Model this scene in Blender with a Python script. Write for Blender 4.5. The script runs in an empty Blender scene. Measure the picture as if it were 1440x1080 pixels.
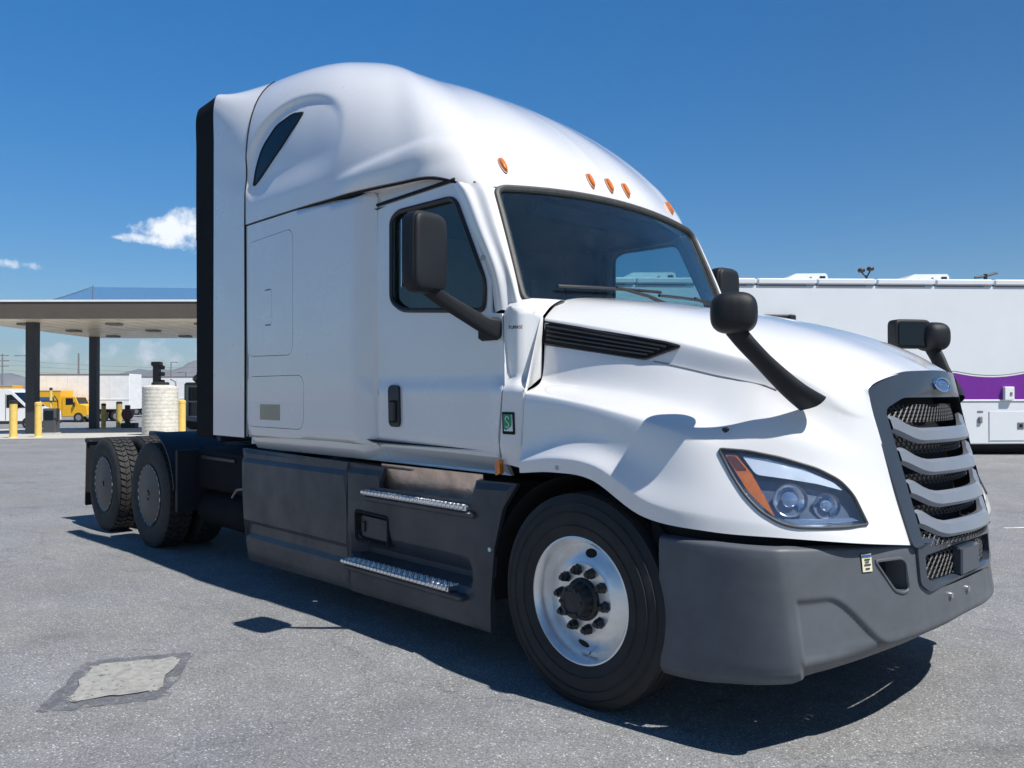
import bpy, math, random
import numpy as np
from mathutils import Vector, Matrix
from mathutils.geometry import delaunay_2d_cdt
from mathutils.bvhtree import BVHTree
random.seed(7); rng = np.random.default_rng(7)
SC = bpy.context.scene
COL = SC.collection

# ------------------------------------------------------------------ camera, sky, sun, exposure
cam = bpy.data.cameras.new('camera'); cam.sensor_width = 36; cam.lens = 1156.0 / 1440 * 36
cam.clip_start = 0.05; cam.clip_end = 30000
co = bpy.data.objects.new('camera', cam); COL.objects.link(co)
CP = Vector((2.6614, -4.1874, 1.5127)); YAW, PIT, ROL = 2.3825, 0.0097, -0.0014
FW = Vector((math.cos(YAW) * math.cos(PIT), math.sin(YAW) * math.cos(PIT), math.sin(PIT)))
R0 = Vector((math.sin(YAW), -math.cos(YAW), 0)); U0 = R0.cross(FW)
RR = R0 * math.cos(ROL) + U0 * math.sin(ROL); UU = U0 * math.cos(ROL) - R0 * math.sin(ROL)
M = Matrix((RR, UU, -FW)).transposed().to_4x4(); M.translation = CP
co.matrix_world = M
SC.camera = co

SUN = Vector((0.65, 0.087, 1.0)).normalized()
ELEV = math.asin(SUN.z); ROT = math.atan2(-SUN.x, SUN.y)
W = bpy.data.worlds.new('World'); SC.world = W; W.use_nodes = True
nt = W.node_tree; nt.nodes.clear()
def N(t, kind, **kw):
    n = t.nodes.new(kind)
    for k, v in kw.items(): setattr(n, k, v)
    return n
sky = N(nt, 'ShaderNodeTexSky', sky_type='NISHITA', sun_disc=False, sun_elevation=ELEV, sun_rotation=ROT,
        altitude=900, air_density=1.0, dust_density=0.0, ozone_density=4.0)
bg = N(nt, 'ShaderNodeBackground'); bg.inputs['Strength'].default_value = 0.072
wo = N(nt, 'ShaderNodeOutputWorld')
# white clouds low over the horizon (part of the sky itself, fixed by direction)
geo = N(nt, 'ShaderNodeNewGeometry'); neg = N(nt, 'ShaderNodeVectorMath', operation='SCALE'); neg.inputs['Scale'].default_value = -1
nt.links.new(geo.outputs['Incoming'], neg.inputs[0])
def cloud_dir(px, py):
    return (FW + RR * ((px - 720) / 1156) - UU * ((py - 540) / 1156)).normalized()
noise = N(nt, 'ShaderNodeTexNoise'); noise.inputs['Scale'].default_value = 34; noise.inputs['Detail'].default_value = 6; noise.inputs['Roughness'].default_value = 0.62
nt.links.new(neg.outputs[0], noise.inputs['Vector'])
def cloud_mask(px, py, wx, wy, gain):
    d = cloud_dir(px, py); rt = d.cross(Vector((0, 0, 1))).normalized(); up = rt.cross(d)
    def comp(v, s):
        n = N(nt, 'ShaderNodeVectorMath', operation='DOT_PRODUCT'); n.inputs[1].default_value = v
        nt.links.new(neg.outputs[0], n.inputs[0])
        m = N(nt, 'ShaderNodeMath', operation='DIVIDE'); nt.links.new(n.outputs['Value'], m.inputs[0]); m.inputs[1].default_value = s
        p = N(nt, 'ShaderNodeMath', operation='POWER'); a = N(nt, 'ShaderNodeMath', operation='ABSOLUTE')
        nt.links.new(m.outputs[0], a.inputs[0]); nt.links.new(a.outputs[0], p.inputs[0]); p.inputs[1].default_value = 2
        return p
    a = comp(rt, wx / 1156); b = comp(up, wy / 1156)
    s = N(nt, 'ShaderNodeMath', operation='ADD'); nt.links.new(a.outputs[0], s.inputs[0]); nt.links.new(b.outputs[0], s.inputs[1])
    f = N(nt, 'ShaderNodeMath', operation='SUBTRACT'); f.inputs[0].default_value = gain; nt.links.new(s.outputs[0], f.inputs[1])
    nn = N(nt, 'ShaderNodeMath', operation='MULTIPLY_ADD'); nt.links.new(noise.outputs[0], nn.inputs[0]); nn.inputs[1].default_value = 4.2; nn.inputs[2].default_value = -2.2
    g = N(nt, 'ShaderNodeMath', operation='ADD'); nt.links.new(f.outputs[0], g.inputs[0]); nt.links.new(nn.outputs[0], g.inputs[1])
    fr = N(nt, 'ShaderNodeMath', operation='DOT_PRODUCT') if False else None
    dd = N(nt, 'ShaderNodeVectorMath', operation='DOT_PRODUCT'); dd.inputs[1].default_value = d; nt.links.new(neg.outputs[0], dd.inputs[0])
    gt = N(nt, 'ShaderNodeMath', operation='GREATER_THAN'); gt.inputs[1].default_value = 0.5; nt.links.new(dd.outputs['Value'], gt.inputs[0])
    c = N(nt, 'ShaderNodeMath', operation='MULTIPLY', use_clamp=True); nt.links.new(g.outputs[0], c.inputs[0]); nt.links.new(gt.outputs[0], c.inputs[1])
    return c
masks = [cloud_mask(252, 322, 48, 25, 1.25), cloud_mask(212, 337, 38, 9, 0.85), cloud_mask(168, 334, 14, 5, 0.3), cloud_mask(6, 370, 40, 8, 1.0), cloud_mask(200, 500, 290, 26, 0.32), cloud_mask(310, 318, 50, 26, 0.9)]
acc = masks[0]
for m_ in masks[1:]:
    mx = N(nt, 'ShaderNodeMath', operation='MAXIMUM'); nt.links.new(acc.outputs[0], mx.inputs[0]); nt.links.new(m_.outputs[0], mx.inputs[1]); acc = mx
mixc = N(nt, 'ShaderNodeMix', data_type='RGBA'); nt.links.new(acc.outputs[0], mixc.inputs['Factor'])
# slight deepening of the blue, applied to the whole sky alike
gm = N(nt, 'ShaderNodeHueSaturation'); gm.inputs['Saturation'].default_value = 1.36; gm.inputs['Value'].default_value = 1.0
nt.links.new(sky.outputs[0], gm.inputs['Color']); nt.links.new(gm.outputs[0], mixc.inputs['A']); mixc.inputs['B'].default_value = (12.5, 13, 13.8, 1)
nt.links.new(mixc.outputs['Result'], bg.inputs['Color']); nt.links.new(bg.outputs[0], wo.inputs['Surface'])

sl = bpy.data.lights.new('sun', 'SUN'); sl.energy = 5.0; sl.angle = math.radians(0.53); sl.color = (1.0, 0.965, 0.91)
so = bpy.data.objects.new('sun', sl); so.rotation_euler = SUN.to_track_quat('Z', 'Y').to_euler(); so.location = (0, 0, 30); COL.objects.link(so)
SC.view_settings.view_transform = 'Standard'; SC.view_settings.look = 'None'; SC.view_settings.gamma = 1
SC.view_settings.use_curve_mapping = False; SC.view_settings.exposure = 0.3
SC.cycles.max_bounces = 8; SC.cycles.transparent_max_bounces = 12; SC.cycles.use_denoising = True

# ------------------------------------------------------------------ materials
def mat(name, col, rough=0.5, metal=0.0, coat=0.0, var=0.0, vscale=6.0, bump=0.0, bscale=120.0, spec=None, dirt=None, rvar=0.0):
    m = bpy.data.materials.new(name); m.use_nodes = True; t = m.node_tree; b = t.nodes['Principled BSDF']
    b.inputs['Base Color'].default_value = (*col, 1); b.inputs['Roughness'].default_value = rough; b.inputs['Metallic'].default_value = metal
    b.inputs['Coat Weight'].default_value = coat; b.inputs['Coat Roughness'].default_value = 0.015; b.inputs['Coat IOR'].default_value = 1.75 if name == 'white_paint' else 1.5
    if spec is not None: b.inputs['Specular IOR Level'].default_value = spec
    tc = N(t, 'ShaderNodeTexCoord')
    if var > 0 or dirt:
        nz = N(t, 'ShaderNodeTexNoise'); nz.inputs['Scale'].default_value = vscale; nz.inputs['Detail'].default_value = 8; nz.inputs['Roughness'].default_value = 0.65
        t.links.new(tc.outputs['Object'], nz.inputs['Vector'])
        mp = N(t, 'ShaderNodeMapRange'); mp.inputs['From Min'].default_value = 0.3; mp.inputs['From Max'].default_value = 0.7
        t.links.new(nz.outputs[0], mp.inputs['Value'])
        mx = N(t, 'ShaderNodeMix', data_type='RGBA'); t.links.new(mp.outputs[0], mx.inputs['Factor'])
        lo = dirt if dirt else tuple(c * (1 - var) for c in col); hi = tuple(min(1, c * (1 + var)) for c in col)
        mx.inputs['A'].default_value = (*lo, 1); mx.inputs['B'].default_value = (*hi, 1)
        t.links.new(mx.outputs['Result'], b.inputs['Base Color'])
        if rvar:
            mr = N(t, 'ShaderNodeMapRange'); mr.inputs['From Min'].default_value = 0.3; mr.inputs['From Max'].default_value = 0.7
            mr.inputs['To Min'].default_value = rough + rvar; mr.inputs['To Max'].default_value = max(0.02, rough - rvar)
            t.links.new(nz.outputs[0], mr.inputs['Value']); t.links.new(mr.outputs[0], b.inputs['Roughness'])
    if bump > 0:
        n2 = N(t, 'ShaderNodeTexNoise'); n2.inputs['Scale'].default_value = bscale; n2.inputs['Detail'].default_value = 3
        t.links.new(tc.outputs['Object'], n2.inputs['Vector'])
        bp = N(t, 'ShaderNodeBump'); bp.inputs['Strength'].default_value = bump; bp.inputs['Distance'].default_value = 0.01
        t.links.new(n2.outputs[0], bp.inputs['Height']); t.links.new(bp.outputs[0], b.inputs['Normal'])
    return m
def glass(name, tint, refl=1.0, rough=0.0, dust=0.0, dustcol=(0.6, 0.65, 0.66)):
    m = bpy.data.materials.new(name); m.use_nodes = True; t = m.node_tree; t.nodes.clear()
    o = N(t, 'ShaderNodeOutputMaterial'); tr = N(t, 'ShaderNodeBsdfTransparent'); tr.inputs[0].default_value = (*tint, 1)
    g = N(t, 'ShaderNodeBsdfGlossy'); g.inputs['Roughness'].default_value = rough; g.inputs[0].default_value = (refl, refl, refl, 1)
    lw = N(t, 'ShaderNodeLayerWeight'); lw.inputs[0].default_value = 0.5
    pw = N(t, 'ShaderNodeMath', operation='POWER'); t.links.new(lw.outputs['Facing'], pw.inputs[0]); pw.inputs[1].default_value = 5
    fr = N(t, 'ShaderNodeMath', operation='MULTIPLY_ADD'); t.links.new(pw.outputs[0], fr.inputs[0]); fr.inputs[1].default_value = .94; fr.inputs[2].default_value = .08
    mx = N(t, 'ShaderNodeMixShader'); t.links.new(fr.outputs[0], mx.inputs[0]); t.links.new(tr.outputs[0], mx.inputs[1]); t.links.new(g.outputs[0], mx.inputs[2])
    last = mx
    if dust > 0:
        df = N(t, 'ShaderNodeBsdfDiffuse'); df.inputs[0].default_value = (*dustcol, 1)
        tc = N(t, 'ShaderNodeTexCoord'); nz = N(t, 'ShaderNodeTexNoise'); nz.inputs['Scale'].default_value = 5; nz.inputs['Detail'].default_value = 9; nz.inputs['Roughness'].default_value = 0.75
        t.links.new(tc.outputs['Object'], nz.inputs['Vector'])
        mr = N(t, 'ShaderNodeMapRange'); mr.inputs['From Min'].default_value = 0.35; mr.inputs['From Max'].default_value = 0.8; mr.inputs['To Min'].default_value = dust * 0.4; mr.inputs['To Max'].default_value = dust * 2
        t.links.new(nz.outputs[0], mr.inputs['Value'])
        m2 = N(t, 'ShaderNodeMixShader'); t.links.new(mr.outputs[0], m2.inputs[0]); t.links.new(mx.outputs[0], m2.inputs[1]); t.links.new(df.outputs[0], m2.inputs[2]); last = m2
    t.links.new(last.outputs[0], o.inputs[0])
    return m
white = mat('white_paint', (0.765, 0.765, 0.765), 0.30, coat=1.0, var=0.025, vscale=2.2, rvar=0.05)
white_old = mat('white_panel', (0.86, 0.87, 0.88), 0.5, var=0.03, vscale=1.5, dirt=(0.76, 0.77, 0.77))
joint_m = mat('panel_joint', (0.6, 0.61, 0.62), 0.6)
grey_pl = mat('grey_plastic', (0.088, 0.097, 0.112), 0.5, var=0.16, vscale=5, bump=0.05, bscale=500, rvar=0.08)
skirt_pl = mat('skirt_plastic', (0.047, 0.050, 0.060), 0.45, var=0.30, vscale=3, bump=0.04, bscale=400, rvar=0.1)
black_pl = mat('black_plastic', (0.018, 0.019, 0.022), 0.42, var=0.2, bump=0.12, bscale=260)
gap_black = mat('dark_gap', (0.008, 0.009, 0.011), 0.9)
rubber = mat('tyre_rubber', (0.017, 0.0175, 0.019), 0.72, var=0.3, vscale=9, bump=0.08, bscale=60)
rubber_d = mat('dusty_rubber', (0.030, 0.0295, 0.029), 0.8, var=0.35, vscale=14, bump=0.1, bscale=60)
steel_w = mat('white_wheel', (0.93, 0.935, 0.95), 0.30, metal=0.7, var=0.03, vscale=7, dirt=(0.74, 0.73, 0.71))
rust = mat('rusty_steel', (0.2, 0.16, 0.13), 0.7, var=0.5, vscale=30)
alu = mat('aluminium', (0.86, 0.87, 0.88), 0.28, metal=1.0, var=0.1, vscale=12, bump=0.1, bscale=80)
alu_warm = mat('warm_reflection_plate', (0.80, 0.63, 0.52), 0.36, metal=0.9, var=0.25, vscale=8, bump=0.25, bscale=40)  # warm tint puts the reflected sunlit ground into the plate colour
chrome = mat('chrome', (0.75, 0.77, 0.8), 0.1, metal=1.0)
grille_grey = mat('grille_grey', (0.20, 0.222, 0.26), 0.34, metal=0.15, coat=0.3, var=0.06)
frame_grey = mat('grille_frame_grey', (0.036, 0.047, 0.066), 0.32, coat=0.4, var=0.08)
chassis_m = mat('chassis_black', (0.02, 0.022, 0.027), 0.5, var=0.3, vscale=8)
navy = mat('dark_fender', (0.009, 0.012, 0.019), 0.55, var=0.2)
amber = mat('amber_lens', (0.72, 0.19, 0.02), 0.12, coat=1.0, var=0.15, vscale=40)
interior = mat('cab_trim', (0.05, 0.05, 0.052), 0.8, var=0.2)
interior_b = mat('cab_back_trim', (0.09, 0.075, 0.062), 0.9, var=0.15)
green = mat('green_sticker', (0.02, 0.3, 0.12), 0.5)
cream = mat('cream_sticker', (0.75, 0.7, 0.5), 0.6, var=0.05)
ink = mat('print_dark', (0.03, 0.035, 0.05), 0.6)
whitemark = mat('print_white', (0.8, 0.82, 0.8), 0.6)
bluemark = mat('print_blue', (0.04, 0.10, 0.26), 0.4)
beige = mat('beige_label', (0.42, 0.38, 0.28), 0.6, var=0.1)
ws_glass = glass('windshield_glass', (0.60, 0.80, 0.86), 1.0, dust=0.008)
side_glass = glass('side_glass', (0.85, 0.92, 0.92), 0.6, dust=0.004)
dark_glass = mat('dark_glass', (0.006, 0.010, 0.015), 0.12, var=0.05, spec=.3)
lens_glass = glass('lens_glass', (0.93, 0.96, 1.0), 1.0, dust=0.012)
yellow = mat('yellow_paint', (0.78, 0.42, 0.015), 0.45, var=0.08, vscale=3)
post_yellow = mat('post_yellow', (0.74, 0.52, 0.14), 0.6, var=0.12, vscale=6)
post_shade = mat('shaded_post_yellow', (0.5, 0.37, 0.09), 0.6, var=0.25, vscale=6)  # shaded copy of the post yellow, the shade put into the colour
purple = mat('purple_vinyl', (0.17, 0.018, 0.29), 0.4, var=0.05)
fascia_m = mat('canopy_fascia', (0.100, 0.084, 0.069), 0.55, var=0.1, vscale=1)
deck_m = mat('canopy_deck', (0.94, 0.86, 0.70), 0.35, var=0.04, vscale=1.1, dirt=(0.62, 0.50, 0.34))  # tan carries the sunlit concrete bounce in the colour; blotches are weathering
col_m = mat('canopy_column', (0.035, 0.037, 0.043), 0.5, var=0.1)
pole_m = mat('pole_grey', (0.2, 0.2, 0.21), 0.6, var=0.1)
tank_m = mat('white_tank_plastic', (0.70, 0.67, 0.60), 0.6, var=0.06, vscale=5, bump=1.0, bscale=12, dirt=(0.50, 0.47, 0.40))
mirror_pl = mat('mirror_shell', (.009, .011, .0145), .52, spec=.35, var=.15, bump=.2, bscale=420)
flap_m = mat('flap_rubber', (.010, .011, .013), .85, var=.2, spec=.15)
mesh_blue = None

# ------------------------------------------------------------------ mesh helpers
SIDE = 1
def mk(name, V, F, m, parent=None, smooth=True, ang=32, loc=None, flip=None):
    V = np.asarray(V, float).reshape(-1, 3).copy(); F = [tuple(f) for f in F]
    if SIDE == -1:
        V[:, 1] *= -1; F = [f[::-1] for f in F]
    me = bpy.data.meshes.new(name); me.from_pydata(V.tolist(), [], F); me.update()
    if m is not None: me.materials.append(m)
    if smooth:
        me.shade_smooth(); me.set_sharp_from_angle(angle=math.radians(ang))
    o = bpy.data.objects.new(name, me); COL.objects.link(o)
    if parent is not None: o.parent = parent
    return o
def tag(o, label=None, cat=None, group=None, kind=None):
    if label: o['label'] = label
    if cat: o['category'] = cat
    if group: o['group'] = group
    if kind: o['kind'] = kind
    return o
def empty(name, loc, label, cat, group=None, rz=0):
    o = bpy.data.objects.new(name, None); COL.objects.link(o); o.location = loc; o.rotation_euler = (0, 0, rz); o.empty_display_size = 0.2
    return tag(o, label, cat, group)
class MB:
    """collects shapes into one mesh"""
    def __init__(s): s.V = []; s.F = []
    def add(s, V, F):
        k = len(s.V); s.V += [tuple(v) for v in V]; s.F += [tuple(i + k for i in f) for f in F]; return s
    def box(s, x0, x1, y0, y1, z0, z1, b=0.0):
        if b <= 0:
            V = [(x, y, z) for z in (z0, z1) for y in (y0, y1) for x in (x0, x1)]
            return s.add(V, [(0, 2, 3, 1), (4, 5, 7, 6), (0, 1, 5, 4), (2, 6, 7, 3), (0, 4, 6, 2), (1, 3, 7, 5)])
        xs = [x0, x0 + b, x1 - b, x1]; ys = [y0, y0 + b, y1 - b, y1]; zs = [z0, z0 + b, z1 - b, z1]
        rings = []; V = []; F = []
        def ring(z, ins):
            i = ins
            P = [(x0 + i + b, y0 + i), (x1 - i - b, y0 + i), (x1 - i, y0 + i + b), (x1 - i, y1 - i - b), (x1 - i - b, y1 - i), (x0 + i + b, y1 - i), (x0 + i, y1 - i - b), (x0 + i, y0 + i + b)]
            k = len(V); V.extend([(p[0], p[1], z) for p in P]); return list(range(k, k + 8))
        rs = [ring(z0, b), ring(z0 + b, 0), ring(z1 - b, 0), ring(z1, b)]
        for a, c in zip(rs, rs[1:]):
            for i in range(8): F.append((a[i], a[(i + 1) % 8], c[(i + 1) % 8], c[i]))
        F.append(tuple(rs[0][::-1])); F.append(tuple(rs[-1]))
        return s.add(V, F)
    def tube(s, path, r, n=10, cap=True, closed=False):
        P = [Vector(p) for p in path]; V = []; F = []; m = len(P)
        rad = r if hasattr(r, '__len__') else [r] * m
        up = None
        for i, p in enumerate(P):
            if closed: d = P[(i + 1) % m] - P[i - 1]
            else: d = (P[min(i + 1, m - 1)] - P[max(i - 1, 0)])
            d.normalize()
            if up is None:
                up = Vector((0, 0, 1)) if abs(d.z) < 0.9 else Vector((1, 0, 0))
            a = d.cross(up).normalized(); up = a.cross(d).normalized()
            for k in range(n):
                t = 2 * math.pi * k / n; V.append(tuple(p + a * (rad[i] * math.cos(t)) + up * (rad[i] * math.sin(t))))
        for i in range(m if closed else m - 1):
            j = (i + 1) % m
            for k in range(n): F.append((i * n + k, i * n + (k + 1) % n, j * n + (k + 1) % n, j * n + k))
        if cap and not closed: F.append(tuple(range(n))[::-1]); F.append(tuple(range((m - 1) * n, m * n)))
        return s.add(V, F)
    def grid(s, G):
        G = np.asarray(G, float); n, m = G.shape[:2]
        V = G.reshape(-1, 3); F = [(i * m + j, (i + 1) * m + j, (i + 1) * m + j + 1, i * m + j + 1) for i in range(n - 1) for j in range(m - 1)]
        return s.add(V, F)
    def lathe_y(s, prof, n=64, cy=0.0, closed=False):
        m = len(prof); V = []; F = []
        for k in range(n):
            t = 2 * math.pi * k / n; c, q = math.cos(t), math.sin(t)
            for (y, r) in prof: V.append((r * c, y + cy, r * q))
        for k in range(n):
            k2 = (k + 1) % n
            for i in range(m if closed else m - 1):
                j = (i + 1) % m
                F.append((k * m + i, k * m + j, k2 * m + j, k2 * m + i))
        return s.add(V, F)
    def lathe_z(s, prof, n=32, cx=0, cy=0):
        m = len(prof); V = []; F = []
        for k in range(n):
            t = 2 * math.pi * k / n
            for (r, z) in prof: V.append((cx + r * math.cos(t), cy + r * math.sin(t), z))
        for k in range(n):
            k2 = (k + 1) % n
            for i in range(m - 1): F.append((k * m + i, k2 * m + i, k2 * m + i + 1, k * m + i + 1))
        return s.add(V, F)
    def prism(s, P, vec):
        n = len(P); V = [tuple(p) for p in P] + [tuple(Vector(p) + Vector(vec)) for p in P]
        F = [tuple(range(n))[::-1], tuple(range(n, 2 * n))] + [(i, (i + 1) % n, (i + 1) % n + n, i + n) for i in range(n)]
        return s.add(V, F)
    def obj(s, name, m, parent=None, smooth=True, ang=32): return mk(name, s.V, s.F, m, parent, smooth, ang)
def crom(P, k):
    """centripetal Catmull-Rom through the points P (n,d), k samples a segment"""
    P = np.asarray(P, float); n = len(P)
    E = np.vstack([2 * P[0] - P[1], P, 2 * P[-1] - P[-2]]); out = []
    for i in range(n - 1):
        p0, p1, p2, p3 = E[i:i + 4]
        d = [max(1e-5, float(np.linalg.norm(b - a)) ** .5) for a, b in ((p0, p1), (p1, p2), (p2, p3))]
        t0, t1 = 0.0, d[0]; t2 = t1 + d[1]; t3 = t2 + d[2]
        for q in np.arange(k) / k:
            t = t1 + (t2 - t1) * q
            a1 = (t1 - t) / (t1 - t0) * p0 + (t - t0) / (t1 - t0) * p1; a2 = (t2 - t) / (t2 - t1) * p1 + (t - t1) / (t2 - t1) * p2; a3 = (t3 - t) / (t3 - t2) * p2 + (t - t2) / (t3 - t2) * p3
            b1 = (t2 - t) / (t2 - t0) * a1 + (t - t0) / (t2 - t0) * a2; b2 = (t3 - t) / (t3 - t1) * a2 + (t - t1) / (t3 - t1) * a3
            out.append((t2 - t) / (t2 - t1) * b1 + (t - t1) / (t2 - t1) * b2)
    out.append(P[-1]); return np.array(out)
def upgrid(G, ku, kv):
    G = np.asarray(G, float)
    A = np.stack([crom(G[:, j], ku) for j in range(G.shape[1])], 1)
    return np.stack([crom(A[i], kv) for i in range(A.shape[0])], 0)
def sm(a, b, x):
    t = np.clip((x - a) / (b - a), 0, 1); return t * t * (3 - 2 * t)
def rpoly(P, r, n=5):
    """polygon with rounded corners"""
    P = [Vector(p) for p in P]; out = []; m = len(P)
    for i in range(m):
        a, b, c = P[i - 1], P[i], P[(i + 1) % m]; ri = r[i] if hasattr(r, '__len__') else r
        if ri <= 0: out.append(tuple(b)); continue
        d1 = (a - b); d2 = (c - b); l = min(ri, d1.length * 0.45, d2.length * 0.45)
        p = b + d1.normalized() * l; q = b + d2.normalized() * l
        for k in range(n + 1):
            t = k / n; out.append(tuple(p * (1 - t) ** 2 + b * 2 * t * (1 - t) + q * t * t))
    return out
def inside(P, x, y):
    P = np.asarray(P); x = np.asarray(x, float); y = np.asarray(y, float); c = np.zeros(x.shape, bool); n = len(P)
    for i in range(n):
        x0, y0 = P[i - 1]; x1, y1 = P[i]
        if y0 == y1: continue
        k = ((y0 > y) != (y1 > y)) & (x < (x1 - x0) * (y - y0) / (y1 - y0) + x0); c ^= k
    return c
def offset_poly(P, d):
    P = [Vector(p) for p in P]; n = len(P); A = sum(P[i - 1].x * P[i].y - P[i].x * P[i - 1].y for i in range(n)); s = 1 if A > 0 else -1
    out = []
    for i in range(n):
        t1 = (P[i] - P[i - 1]).normalized(); t2 = (P[(i + 1) % n] - P[i]).normalized()
        n1 = Vector((t1.y, -t1.x)) * s; n2 = Vector((t2.y, -t2.x)) * s; v = n1 + n2; L = v.length
        v = v / L if L > 1e-6 else n1; out.append(tuple(P[i] + v * (d / max(0.5, v.dot(n1)))))
    return out
def region(outline, holes=(), step=0.08):
    """triangulated 2-D region: returns points and triangles"""
    pts = [tuple(p) for p in outline]; ed = [(i, (i + 1) % len(pts)) for i in range(len(pts))]
    for h in holes:
        k = len(pts); pts += [tuple(p) for p in h]; ed += [(k + i, k + (i + 1) % len(h)) for i in range(len(h))]
    a = np.array(pts); lo = a.min(0); hi = a.max(0)
    gx = np.arange(lo[0] + step / 2, hi[0], step); gy = np.arange(lo[1] + step / 2, hi[1], step)
    if len(gx) and len(gy):
        X, Y = np.meshgrid(gx, gy); X = X.ravel(); Y = Y.ravel(); k = inside(outline, X, Y)
        for h in holes: k &= ~inside(h, X, Y)
        X = X[k]; Y = Y[k]
        d = np.min(np.hypot(X[:, None] - a[None, :, 0], Y[:, None] - a[None, :, 1]), 1) if len(X) else np.array([])
        pts += [(x, y) for x, y, q in zip(X, Y, d) if q > step * 0.3]
    r = delaunay_2d_cdt([Vector(p) for p in pts], ed, [], 0, 1e-5)
    V = np.array([tuple(v) for v in r[0]]); T = np.array(r[2])
    c = V[T].mean(1); k = inside(outline, c[:, 0], c[:, 1])
    for h in holes: k &= ~inside(h, c[:, 0], c[:, 1])
    T = T[k]; e1 = V[T[:, 1]] - V[T[:, 0]]; e2 = V[T[:, 2]] - V[T[:, 0]]; neg_ = (e1[:, 0] * e2[:, 1] - e1[:, 1] * e2[:, 0]) < 0
    T[neg_] = T[neg_][:, ::-1]
    return V, [tuple(int(i) for i in t) for t in T]
def thicken(V, F, vec):
    V = np.asarray(V, float); n = len(V); vec = np.asarray(vec, float); F = [tuple(f) for f in F]
    cnt = {}
    for f in F:
        for i in range(len(f)):
            e = (f[i], f[(i + 1) % len(f)]); cnt[e] = 1
    bd = [e for e in cnt if (e[1], e[0]) not in cnt]
    return np.vstack([V, V + vec]), F + [tuple(i + n for i in f[::-1]) for f in F] + [(b, a, a + n, b + n) for a, b in bd]
def panel(name, outline, fmap, m, parent, holes=(), step=0.08, th=(0, 0.02, 0), ang=32):
    """sheet-metal panel: 2-D outline (x,z) mapped by fmap to 3-D and given thickness"""
    V, F = region(outline, holes, step); P = np.array([fmap(x, z) for x, z in V])
    n = np.zeros(3)
    for f in F: n += np.cross(P[f[1]] - P[f[0]], P[f[2]] - P[f[0]])
    if np.dot(n, th) > 0: F = [f[::-1] for f in F]
    P, F = thicken(P, F, th)
    return mk(name, P, F, m, parent, True, ang)
def strip(name, path, w, m, parent, closed=True, n=6):
    """round seal along a path"""
    return MB().tube(path, w, n, closed=closed, cap=not closed).obj(name, m, parent)
def text_mesh(txt, size, origin, ux, uz, m, parent, name, depth=0.002):
    cu = bpy.data.curves.new(name, 'FONT'); cu.body = txt; cu.size = 1; cu.align_x = 'CENTER'; cu.align_y = 'CENTER'
    t = bpy.data.objects.new(name, cu); COL.objects.link(t); dg = bpy.context.evaluated_depsgraph_get(); dg.update()
    me = t.evaluated_get(dg).to_mesh(); V = np.array([tuple(v.co) for v in me.vertices]); F = [tuple(p.vertices) for p in me.polygons]
    bpy.data.objects.remove(t); bpy.data.curves.remove(cu)
    ux = np.array(ux, float); uz = np.array(uz, float); o = np.array(origin, float); nn = np.cross(ux, uz)
    P = o + np.outer(V[:, 0] * size[0], ux) + np.outer(V[:, 1] * size[1], uz)
    P, F = thicken(P + nn * depth, F, -nn * depth * 0.8)
    return mk(name, P, F, m, parent, False)

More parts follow.
